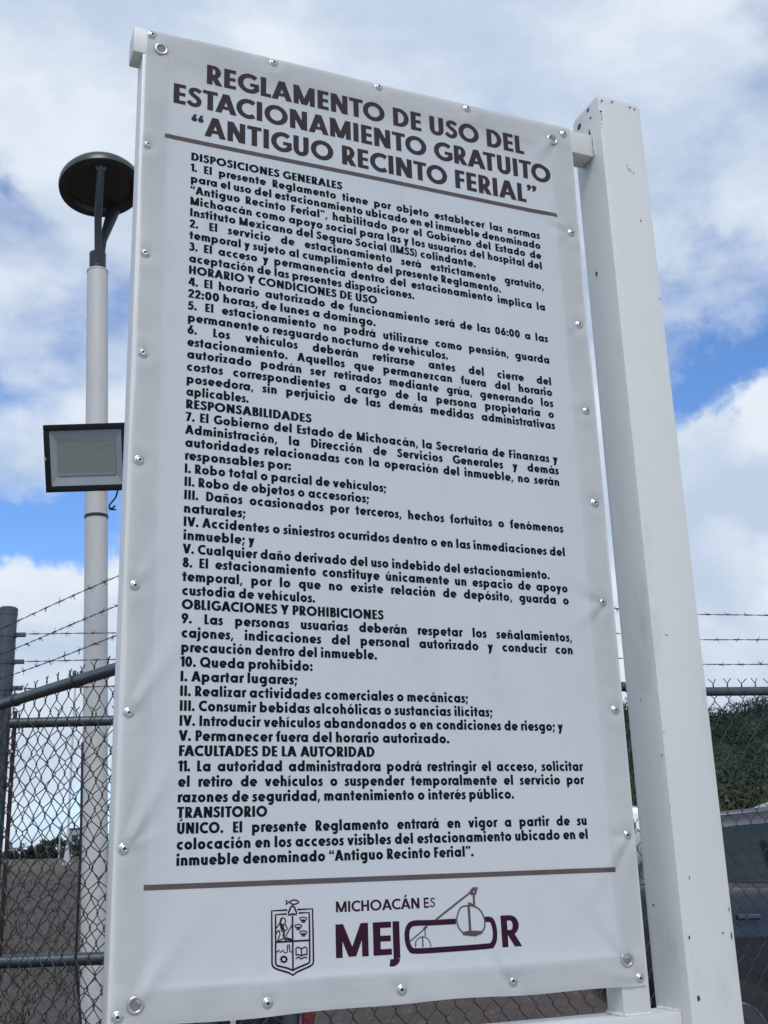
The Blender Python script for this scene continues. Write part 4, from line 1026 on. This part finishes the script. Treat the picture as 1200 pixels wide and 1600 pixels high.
mb = MB(); mb.tube([s0 - tow * .03 + R3 * .01 + ax * .0, s0 - tow * .07 + R3 * .03 + ax * .12, s0 - tow * .14 + R3 * .045 + ax * .30, farp + nrm * .03], [.026, .028, .032, .055], 14); mb.build('bracket_arm', M['lamp_grey'], LP, True)
mb = MB(); mb.tube([nearp + tow * .02 - hu * .0, nearp - tow * .03], .046, 16); mb.build('knuckle', M['lamp_grey'], LP, True)

# floodlight fixed to the pole
fc = at(135.5, 715, 7.66); tow = -F3
tilt = math.radians(20)
dn = tow * math.cos(tilt) - U3 * math.sin(tilt) ; up_ = U3 * math.cos(tilt) + tow * math.sin(tilt)
fr = np.cross(up_, -dn); fr = fr / np.linalg.norm(fr)
if fr @ R3 < 0: fr = -fr
yaw = math.radians(2)
FL = thing('flood_lamp', 'rectangular black floodlight with grey reflector bolted to the lamp pole', 'floodlight', tuple(fc - dn * .05))
HW, HH_ = .281, .227
mb = MB(); mb.obox(fc - dn * .030, fr, dn, up_, HW - .012, .026, HH_ - .012); mb.build('housing', M['black_metal'], FL, True, .012)
mb = MB()
for (cx_, cz_, hx_, hz_) in ((0, HH_ - .021, HW, .021), (0, -HH_ + .021, HW, .021), (-HW + .020, 0, .020, HH_ - .042), (HW - .020, 0, .020, HH_ - .042)):
    mb.obox(fc + fr * cx_ + up_ * cz_ + dn * .006, fr, dn, up_, hx_, .012, hz_)
mb.build('bezel', M['black_metal'], FL, True, .005)
# reflector: four sloping walls round the led board
o_ = [(-HW + .040, -HH_ + .042), (HW - .040, -HH_ + .042), (HW - .040, HH_ - .042), (-HW + .040, HH_ - .042)]
i_ = [(-HW + .085, -HH_ + .115), (HW - .085, -HH_ + .115), (HW - .085, HH_ - .115), (-HW + .085, HH_ - .115)]
vs = [fc + fr * a + up_ * b + dn * .004 for a, b in o_] + [fc + fr * a + up_ * b - dn * .0 for a, b in i_]
vs = [fc + fr * a + up_ * b + dn * .012 for a, b in o_] + [fc + fr * a + up_ * b - dn * .0035 for a, b in i_]
mb = MB(); mb.add(vs, [(k, (k + 1) % 4, 4 + (k + 1) % 4, 4 + k) for k in range(4)]); mb.build('reflector', M['reflector'], FL)
mb = MB(); mb.obox(fc - dn * .0015, fr, dn, up_, HW - .086, .0015, HH_ - .116); mb.build('led_board', M['led'], FL)
mb = MB(); mb.obox(fc - up_ * (HH_ - .113) + dn * .002, fr, dn, up_, HW - .085, .003, .004); mb.build('trim_strip', M['reflector'], FL)
mb = MB(); mb.obox(fc - fr * (HW - .010) + up_ * .0 + dn * .019, fr, dn, up_, .004, .002, .011); mb.build('clip', M['chrome'], FL)
cpole = P1 + ax * ((fc[2] + .16 - P1[2]) / ax[2])
mb = MB(); mb.tube([fc - fr * (HW * .75) - dn * .05, cpole - fr * .12 + tow * .1, cpole + tow * .085, cpole + fr * .12 + tow * .1, fc + fr * (HW * .75) - dn * .05], .012, 8); mb.build('bracket', M['black_metal'], FL)
c0 = fc + fr * .06 - up_ * HH_ - dn * .03
cable = [at(184, 766, 7.7), at(181, 777, 7.7), at(176, 783, 7.7), at(171, 789, 7.68), at(171, 794, 7.68), at(174, 797, 7.68)]
MB().tube(cable, .0065, 6).build('cable', M['black_cable'], FL, True)
MB().tube([at(171, 795, 7.67), at(176, 794, 7.66), at(180, 790, 7.66)], .006, 6).build('cable', M['black_cable'], FL, True)
MB().tube([at(175, 796, 7.67), at(180, 796, 7.66), at(182, 797, 7.66)], .006, 6).build('cable', M['black_cable'], FL, True)

# ------------------------------------------------------------------ fences
RAIL = .85
def fp(px, val, h=RAIL): return np.array(gp(px, h * FOC / val))
def chain(P, Q, z0, z1, pw_, ph_, r, tips=True, rot=0):
    """woven wire: zig-zag wires hooking into their neighbours"""
    P = np.array(P); Q = np.array(Q); L = np.linalg.norm(Q - P); u = (Q - P) / L; nr = np.array([-u[1], u[0]])
    h = pw_ / 2; vh = ph_ / 2; n = int(L / h); nv = int((z1 - z0) / vh)
    V = []; F = []; off = 0; zt = z1
    k4 = [(1, 0), (0, 1), (-1, 0), (0, -1)]
    def tube_fast(pts):
        nonlocal off
        pts = np.array(pts); t = np.gradient(pts, axis=0); t /= np.linalg.norm(t, axis=1)[:, None]
        N3 = np.array([nr[0], nr[1], 0]); a = np.tile(N3, (len(pts), 1)); b = np.cross(t, a); b /= np.linalg.norm(b, axis=1)[:, None]
        ring_ = np.stack([pts + a * r, pts + b * r, pts - a * r, pts - b * r], 1)
        V.append(ring_.reshape(-1, 3)); m_ = len(pts)
        i = np.arange(m_ - 1)[:, None] * 4; k = np.arange(4)[None, :]
        q = np.stack([i + k, i + (k + 1) % 4, i + 4 + (k + 1) % 4, i + 4 + k], -1).reshape(-1, 4) + off
        F.append(q); off += m_ * 4
    for k in range(n):
        pts = []
        for j in range(nv + 1):
            right = (j + k) % 2 == 1
            uu = (k + 1) * h + .35 * r if right else k * h - .35 * r
            zz = zt - j * vh; s_ = (1 if right else -1) * r * 1.1
            jit = .0035 * math.sin(k * 12.3 + j * 4.1)
            hk = min(.0065, vh * .12)
            for dz, dn_ in ((hk, s_), (-hk, -s_)):
                p = P + u * uu + nr * dn_ ; pts.append((p[0], p[1], zz + dz + jit))
        tube_fast(pts)
    if tips:
        for k in range(n + 1):
            if (k % 2) == 0: continue
            # node at the top where wires k-1 and k meet: twisted stub opening in a Y
            c = P + u * (k * h); tw = rng.normal(0, .004)
            l1, l2 = .036 + rng.normal(0, .002), .026
            for s_ in (-1, 1):
                a0 = c + nr * s_ * r; q1 = c - nr * s_ * r * .8 + u * tw; q2 = q1 + u * (s_ * .024 + rng.normal(0, .003)) + nr * rng.normal(0, .004)
                tube_fast([(a0[0], a0[1], zt - .002), ((a0[0] + q1[0]) / 2 + u[0] * s_ * .002, (a0[1] + q1[1]) / 2 + u[1] * s_ * .002, zt + l1 * .5), (q1[0], q1[1], zt + l1), (q2[0], q2[1], zt + l1 + l2)])
    return np.concatenate(V), np.concatenate(F)
def barbed(P, Q, z, parent, seed=0, sag=.02, sp=.145):
    P = np.array(P); Q = np.array(Q); L = np.linalg.norm(Q - P); u = (Q - P) / L; u3 = np.array([*u, 0]); n3 = np.array([-u[1], u[0], 0])
    r = random.Random(seed); mb = MB(); n = int(L / .03)
    for ph in (0, math.pi):
        pts = []
        for i in range(n + 1):
            s_ = i / n; a = i * 1.1 + ph
            pts.append(np.array([*(P + (Q - P) * s_), z - sag * 4 * s_ * (1 - s_) + .004 * math.sin(s_ * L * 3 + seed)]) + (n3 * math.cos(a) + U3 * math.sin(a)) * .0022)
        mb.tube(pts, .0015, 4, False)
    s_ = r.uniform(.03, .12)
    while s_ < L:
        f_ = s_ / L; c = np.array([*(P + (Q - P) * f_), z - sag * 4 * f_ * (1 - f_) + .004 * math.sin(s_ * 3 + seed)])
        mb.tube([c - u3 * .010, c + u3 * .010], .0042, 6)
        for k in range(4):
            a = r.uniform(0, 6.28); e = (n3 * math.cos(a) + U3 * math.sin(a)) * .021 + u3 * r.uniform(-.015, .015)
            c2 = c + u3 * (.006 * (k - 1.5)); mb.tube([c2, c2 + e], [.0016, .0009], 4)
        s_ += sp * r.uniform(.9, 1.12)
    return mb.build('barbed_wire', M['wire'], parent)
def pipe(a, b, r, name, parent, m_=None, n=16, mid=0):
    a = np.array(a, float); b = np.array(b, float); k = 8; pts = [a + (b - a) * i / k for i in range(k + 1)]
    if mid:
        for i in range(k + 1): pts[i] = pts[i] + U3 * (-mid * 4 * (i / k) * (1 - i / k))
    return MB().tube(pts, r, n).build(name, m_ or M['galv'], parent, True)
ZR = 1.5 + RAIL
Bm = fp(-260, 196); B0 = fp(0, 266); B1 = fp(180, 317)
dB = (B1 - B0); P0 = fp(330, 358); P1c = fp(1062, 249); P2c = fp(1520, 236)
# straight run of the first fence through B0-B1, ends at the corner near P0
tL = np.linalg.norm(dB); Bm = B0 - dB / tL * 2.4; P0 = B0 + dB * ((P0 - B0) @ dB) / tL ** 2
fence1 = thing('near_fence', 'chain link fence with barbed wire running behind the sign towards the cars', 'fence', (*P0, 0))
pipe((*Bm, ZR), (*P0, ZR), .028, 'top_rail', fence1); pipe((*P0, ZR), (*P1c, ZR - .003), .026, 'top_rail', fence1); pipe((*P1c, ZR - .006), (*P2c, ZR), .025, 'top_rail', fence1)
for q in (P0, P1c, P2c, Bm):
    pipe((*q, -.2), (*q, 2.82), .036, 'fence_post', fence1)
    mb = MB(); mb.tube([(*q, 2.82), (*q, 2.835), (*q, 2.85)], [.04, .036, .012], 16); mb.build('post_cap', M['galv'], fence1, True)
for i, dz in enumerate((.155, .293, .435)):
    barbed(Bm, P0, ZR + dz, fence1, 3 + i, .012, .165); barbed(P0, P1c, ZR + dz, fence1, 13 + i); barbed(P1c, P2c, ZR + dz, fence1, 23 + i, .006, .125)
parts = []
for (a, b, w_, h_, r_) in ((Bm, P0, .132, .122, .0029), (P0, P1c, .112, .120, .0029), (P1c, P2c, .086, .120, .0027)):
    v, f = chain(a, b, .12, ZR + .006, w_, h_, r_)
    o = npmesh('wire_mesh', v - np.array([*P0, 0]), f, M['wire'], fence1); o['kind'] = 'stuff'
u_ = dB / tL
for px, val in ((105, 296), (8, 268.5), (240, 334), (-60, 250)):
    c = fp(px, val); c = B0 + u_ * ((c - B0) @ u_); p = []
    for k in range(15):
        a = 2 * math.pi * k / 12; p.append(np.array([*c, ZR]) + (np.array([-u_[1], u_[0], 0]) * math.cos(a) + U3 * math.sin(a)) * .032 + np.array([*u_, 0]) * (.004 * k / 12))
    MB().tube(p, .0032, 5).build('tie_wire', M['wire'], fence1, True)
# the back fence with its leaning post
AV = .785
A0 = fp(-14.5, 231, AV); A1 = fp(452, 228, AV); ZA = 1.5 + AV
fence2 = thing('back_fence', 'lower chain link fence panel between two thick grey posts left of the sign', 'fence', (*A0, 0))
pt = at(9.5, 942, float(AV * FOC / 231) + .38); pb = np.array([*A0, 0]); pt = np.array([pt[0], pt[1], 2.86])
# the post: keep it upright but a touch out of plumb, as seen
top = at(8.5, 946, 6.36); 
pipe((*A0, -.2), (*A0, top[2]), .052, 'fence_post', fence2, n=28)
MB().tube([(*A0, top[2] - .035), (*A0, top[2] + .004), (*A0, top[2] + .012)], [.054, .054, .043], 28).build('post_cap', M['galv'], fence2, True)
pipe((*A1, -.2), (*A1, 2.86), .0475, 'fence_post', fence2, n=28)
ua = (A1 - A0) / np.linalg.norm(A1 - A0); na3 = np.array([-ua[1], ua[0], 0]); ua3 = np.array([*ua, 0])
pipe((*(A0 + ua * .05), ZA), (*A1, ZA), .028, 'top_rail', fence2); pipe((*(A0 + ua * .04), 1.5 - .445), (*A1, 1.5 - .445), .033, 'lower_rail', fence2)
pipe((*(A0 - ua * 1.6), 1.5 - .445), (*(A0 - ua * .04), 1.5 - .445), .033, 'lower_rail', fence2)
v, f = chain(A0 + ua * .05, A1, .12, ZA + .02, .104, .122, .0029); o = npmesh('wire_mesh', v - np.array([*A0, 0]), f, M['wire'], fence2); o['kind'] = 'stuff'
for i, dz in enumerate((.192, .340, .493)):
    barbed(A0 + ua * .11, A1, ZA + dz, fence2, 43 + i, .004, .16)
    c = np.array([*A0, ZA + dz]); MB().tube([c - U3 * .014, c + U3 * .014], .056, 28).build('band', M['galv'], fence2, True)
    mb = MB(); mb.obox(c + ua3 * .078, ua3, na3, U3, .028, .012, .012); mb.build('bracket', M['galv'], fence2, True, .003)
for py in (1165, 1345, 1220, 1500):
    z_ = 1.5 + (hor(12) - py) / FOC * 5.66; c = np.array([*A0, z_]); MB().tube([c - U3 * .013, c + U3 * .013], .0555, 28).build('band', M['galv'], fence2, True)
    mb = MB(); mb.obox(c + ua3 * .066, ua3, na3, U3, .022, .010, .012); mb.build('bracket', M['galv'], fence2, True, .003)
    mb = MB(); mb.tube([c + ua3 * .075 - na3 * .022, c + ua3 * .075 + na3 * .022], .007, 8); mb.build('bolt', M['chrome'], fence2)
c = A0 + ua * .076; pipe((*c, .1), (*c, ZA + .065), .0115, 'tension_bar', fence2, M['rust'], 8)
q0, q1, q2, q3 = at(129, 1160, 6.0), at(126, 1330, 5.8), at(118.5, 1500, 5.7), at(127, 1610, 5.6)
MB().tube([q0, (q0 + q1) / 2, q1, (q1 + q2) / 2, q2, q3, q3 - U3 * .9], .0065, 8).build('hanging_cable', M['black_cable'], fence2, True)

# dark bundle and red rag hung on the mesh beside the thick post (only their tops show under the banner)
M['cloth_dark'] = mat('dark_cloth', (.012, .014, .02), .9, var=.5, vscale=20, bump=.6, bscale=25)
M['cloth_pale'] = mat('pale_strap', (.42, .43, .45), .8)
M['cloth_red'] = mat('red_cloth', (.16, .012, .018), .8, var=.3, vscale=20)
c = A1 - ua * .27; th = thing('cloth_bundle', 'dark folded cloth bundle with a pale strap against the fence under the banner', 'cloth', (*c, .2))
mb = MB(); 
for k in range(9):
    q = A1 - ua * (.07 + .05 * k); x_, y_ = q; a_ = rng.uniform(-.02, .02)
    mb.tube([(x_ + a_, y_ + .03, .25), (x_, y_ + .04, .6), (x_ + .02, y_ + .05, .82 + rng.uniform(-.02, .03)), (x_, y_ + .08, .80)], [.035, .034, .028, .02], 8)
mb.build('folds', M['cloth_dark'], th, True)
q = A1 - ua * .30; mb = MB(); mb.obox((q[0], q[1] - .02, .72), ua3, na3, U3, .014, .004, .16); mb.build('strap', M['cloth_pale'], th)
q = A1 + ua * .095; th = thing('red_rag', 'strip of dark red cloth tied to the right of the thick grey post', 'rag', (*q, .4))
mb = MB(); mb.tube([(q[0] - .03, q[1], .92), (q[0] + .0, q[1] - .005, .75), (q[0] - .03, q[1], .55)], [.022, .036, .02], 8); mb.build('rag', M['cloth_red'], th, True)

# ------------------------------------------------------------------ cars
def car(name, label, px, d, L, Wd, Hc, paint, flip=False, group='cars parked beyond the fence', yaw=0.0, bk=1.0):
    x, y = gp(px, d); z0 = float(gz(x, y)); t_ = thing(name, label, 'car', (x, y, z0), group)
    r = RGT * math.cos(yaw) + FWD * math.sin(yaw); f = np.array([-r[1], r[0]])
    if f @ FWD < 0: f = -f
    A3 = np.array([*r, 0]) * (-1 if flip else 1); B3 = np.array([*f, 0]); O = np.array([x, y, z0])
    # stations: (x along, sill, belt, roof, half-width)
    S_ = [(.0, .42, .62, .62, .70), (.012, .34, .80, .80, .80), (.03, .30, .60, .62, .86), (.06, .27, .57, .80, .92), (.11, .25, .565, .925, .96), (.20, .25, .56, .975, .99), (.32, .25, .553, .995, 1), (.45, .25, .545, 1.0, 1), (.56, .25, .54, .985, 1), (.63, .25, .54, .945, 1), (.70, .25, .545, .82, .995), (.765, .25, .56, .60, .985), (.82, .25, .55, .565, .97), (.90, .27, .52, .535, .93), (.96, .29, .47, .485, .86), (.99, .33, .42, .43, .78), (1.0, .36, .40, .405, .72)]
    S_ = [s for i, s in enumerate(S_) if i != 1]; S_ = [(a, b, c * bk, d if d > .75 else d * (1 + (bk - 1) * .85), e) for a, b, c, d, e in S_]
    hw = Wd / 2; n = 17; vs = []; fs = []
    for (s_, sill, belt, roof, wf) in S_:
        X_ = (s_ - .5) * L; w_ = hw * wf; zb, zt_, zs = belt * Hc, max(roof, belt + .004) * Hc, sill * Hc * .8
        tw = w_ * (.97 - .30 * min(1, (zt_ - zb) / (.46 * Hc)))
        prof = [(-w_ * .86, zs * .95), (-w_ * .97, zs * 1.15), (-w_ * .995, zs + (zb - zs) * .35), (-w_ * 1.0, zs + (zb - zs) * .6), (-w_ * .985, zb - .05), (-w_ * .955, zb), (-tw * 1.02, zb + (zt_ - zb) * .82), (-tw * .93, zb + (zt_ - zb) * .96), (0, zt_ + .012)]
        prof = prof + [(-a, b) for a, b in prof[-2::-1]]
        for (a, b) in prof: vs.append(O + A3 * X_ + B3 * a + U3 * b)
    for i in range(len(S_) - 1):
        for k in range(n - 1): fs.append((i * n + k, i * n + k + 1, (i + 1) * n + k + 1, (i + 1) * n + k))
        fs.append((i * n + n - 1, i * n, (i + 1) * n, (i + 1) * n + n - 1))
    fs.append(tuple(range(n))); fs.append(tuple((len(S_) - 1) * n + k for k in range(n)))
    mb = MB(); mb.add(vs, fs); mb.build('body', paint, t_, True)
    # side panes on both flanks, slightly proud of the pillars
    def flank(sgn, X0, X1, b0, b1, X0t=None, X1t=None, name='window', m_=None, out=.006, nn=6):
        X0t = X0 if X0t is None else X0t; X1t = X1 if X1t is None else X1t; vs = []
        for k in range(nn + 1):
            u = k / nn
            for (xa, xb, b) in ((X0, X1, b0), (X0t, X1t, b1)):
                s_ = xa + (xb - xa) * u
                j = max(0, min(len(S_) - 2, next((i for i in range(len(S_) - 1) if S_[i + 1][0] >= s_), 0))); a_, c_ = S_[j], S_[j + 1]; q = (s_ - a_[0]) / (c_[0] - a_[0])
                belt = (a_[2] + (c_[2] - a_[2]) * q) * Hc; roof = (a_[3] + (c_[3] - a_[3]) * q) * Hc; w_ = hw * (a_[4] + (c_[4] - a_[4]) * q)
                tw = w_ * (.97 - .30 * min(1, (roof - belt) / (.46 * Hc)))
                wy = w_ * .955 + (tw * 1.02 - w_ * .955) * (b / .82); z_ = belt + (roof - belt) * b
                for o_ in (out, -.01): vs.append(O + A3 * (s_ - .5) * L - B3 * sgn * (wy + o_) + U3 * z_)
        fs = []
        for k in range(nn):
            i = k * 4; fs += [(i, i + 4, i + 6, i + 2), (i + 1, i + 3, i + 7, i + 5), (i, i + 1, i + 5, i + 4), (i + 2, i + 6, i + 7, i + 3)]
        fs += [(0, 2, 3, 1), (nn * 4, nn * 4 + 1, nn * 4 + 3, nn * 4 + 2)]
        m2 = MB(); m2.add(vs, fs); return m2.build(name, m_ or M['glass'], t_)
    for sg in (1, -1):
        flank(sg, .065, .155, .10, .74, .095, .150); flank(sg, .175, .390, .06, .80, .180, .366); flank(sg, .40, .665, .06, .79, .40, .60)
        flank(sg, .055, .70, .0, .05, name='belt_trim', m_=M['trim'], out=.004, nn=12)
        flank(sg, .389, .396, .06, .79, name='pillar', m_=M['trim'], out=.005, nn=1); flank(sg, .161, .170, .06, .77, name='pillar', m_=M['trim'], out=.005, nn=1)
        for s_ in (.21, .43):
            p = O + A3 * ((s_ - .5) * L) - B3 * sg * (hw * 1.0 + .012) + U3 * (.475 * bk * Hc)
            m2 = MB(); m2.obox(p, A3, B3, U3, .085, .014, .014); m2.build('door_handle', M['alloy'], t_, False, .004)
        m2 = MB(); m2.obox(O + A3 * (-.02 * L) - B3 * sg * (hw * .985 + .004) + U3 * (.30 * Hc), A3, B3, U3, .30 * L, .012, .035); m2.build('side_moulding', M['trim'], t_, False, .004)
        for s_ in (.395, .665):
            m2 = MB(); m2.obox(O + A3 * ((s_ - .5) * L) - B3 * sg * (hw * .992) + U3 * (.42 * bk * Hc), A3, B3, U3, .004, .010, .10 * Hc * bk); m2.build('door_seam', M['trim'], t_)
        p = O + A3 * (.17 * L) - B3 * sg * (hw + .09) + U3 * (.585 * bk * Hc); m2 = MB(); m2.obox(p, A3, B3, U3, .06, .10, .07); m2.build('wing_mirror', paint, t_, True, .02)
        for s_ in (.175, .815):
            c = O + A3 * ((s_ - .5) * L) - B3 * sg * (hw - .09) + U3 * .33
            wh = MB(); wh.tube([c - B3 * .11, c - B3 * .10, c + B3 * .10, c + B3 * .11], [.30, .33, .33, .30], 28); w_o = wh.build('wheel', M['tyre'], t_, True)
            rm = MB(); rm.tube([c - B3 * sg * .112, c - B3 * sg * .118], [.2, .19], 20); rm.build('rim', M['alloy'], w_o)
            ac = MB(); ac.tube([c - B3 * sg * .085, c - B3 * sg * .075], .385, 28); ac.build('wheel_arch', M['trim'], t_)
    # windscreen, rear window, lights
    def cross(s0_, s1_, name, m_, f0=.1, f1=.9, wk=.8):
        def pt(s_, q): 
            j = next((i for i in range(len(S_) - 1) if S_[i + 1][0] >= s_), 0); a_, c_ = S_[j], S_[j + 1]; t0 = (s_ - a_[0]) / (c_[0] - a_[0])
            roof = (a_[3] + (c_[3] - a_[3]) * t0) * Hc; w_ = hw * (a_[4] + (c_[4] - a_[4]) * t0); tw = w_ * (.97 - .30 * min(1, max(0, roof - .56 * Hc) / (.46 * Hc)))
            return O + A3 * ((s_ - .5) * L) + B3 * (q * tw * .9) + U3 * (roof + .014 - .03 * abs(q))
        vs = []; 
        for k in range(6):
            s_ = s0_ + (s1_ - s0_) * k / 5
            for q in (-1, -.5, 0, .5, 1): vs.append(pt(s_, q))
        fs = [(k * 5 + i, k * 5 + i + 1, k * 5 + 6 + i, k * 5 + 5 + i) for k in range(5) for i in range(4)]
        m2 = MB(); m2.add(vs, fs); m2.add([v - U3 * .02 for v in vs], fs); m2.build(name, m_, t_, True)
    cross(.64, .755, 'windscreen', M['glass']); cross(.038, .085, 'rear_window', M['glass'])
    M.setdefault('headlamp', mat('headlamp', (.5, .52, .55), .15)); M.setdefault('taillamp', mat('taillamp', (.2, .01, .01), .2))
    for sg in (1, -1):
        m2 = MB(); m2.obox(O + A3 * (.465 * L) - B3 * sg * hw * .68 + U3 * .46 * Hc * .92, A3, B3, U3, .05, .12, .05); m2.build('headlight', M['headlamp'], t_, True, .012)
        m2 = MB(); m2.obox(O - A3 * (.478 * L) - B3 * sg * hw * .72 + U3 * .55 * Hc, A3, B3, U3, .035, .09, .13); m2.build('tail_light', M['taillamp'], t_, True, .012)
    m2 = MB(); m2.obox(O + U3 * .22, A3, B3, U3, .40 * L, hw * .9, .06); m2.build('underbody', M['trim'], t_)
    return t_
def paint(name, col, metal=.5):
    return mat(name, col, .32, metal, coat=.6, var=.04, vscale=2)
PT_B = paint('blue_grey_paint', (.026, .029, .040), .6); PT_D = paint('charcoal_paint', (.035, .038, .042)); PT_W = paint('white_paint_car', (.62, .63, .65), 0)
car('parked_car', 'dark blue grey car parked closest behind the fence at right', 1378, 8.75, 4.65, 1.85, 1.80, PT_B, False, bk=1.235)
car('parked_car', 'dark charcoal car parked behind the blue grey car', 1262, 15.2, 4.4, 1.8, 2.14, PT_D, True)
car('parked_car', 'white car showing its roof edge between the post and the charcoal car', 932, 17.0, 4.3, 1.8, 2.12, PT_W, True)
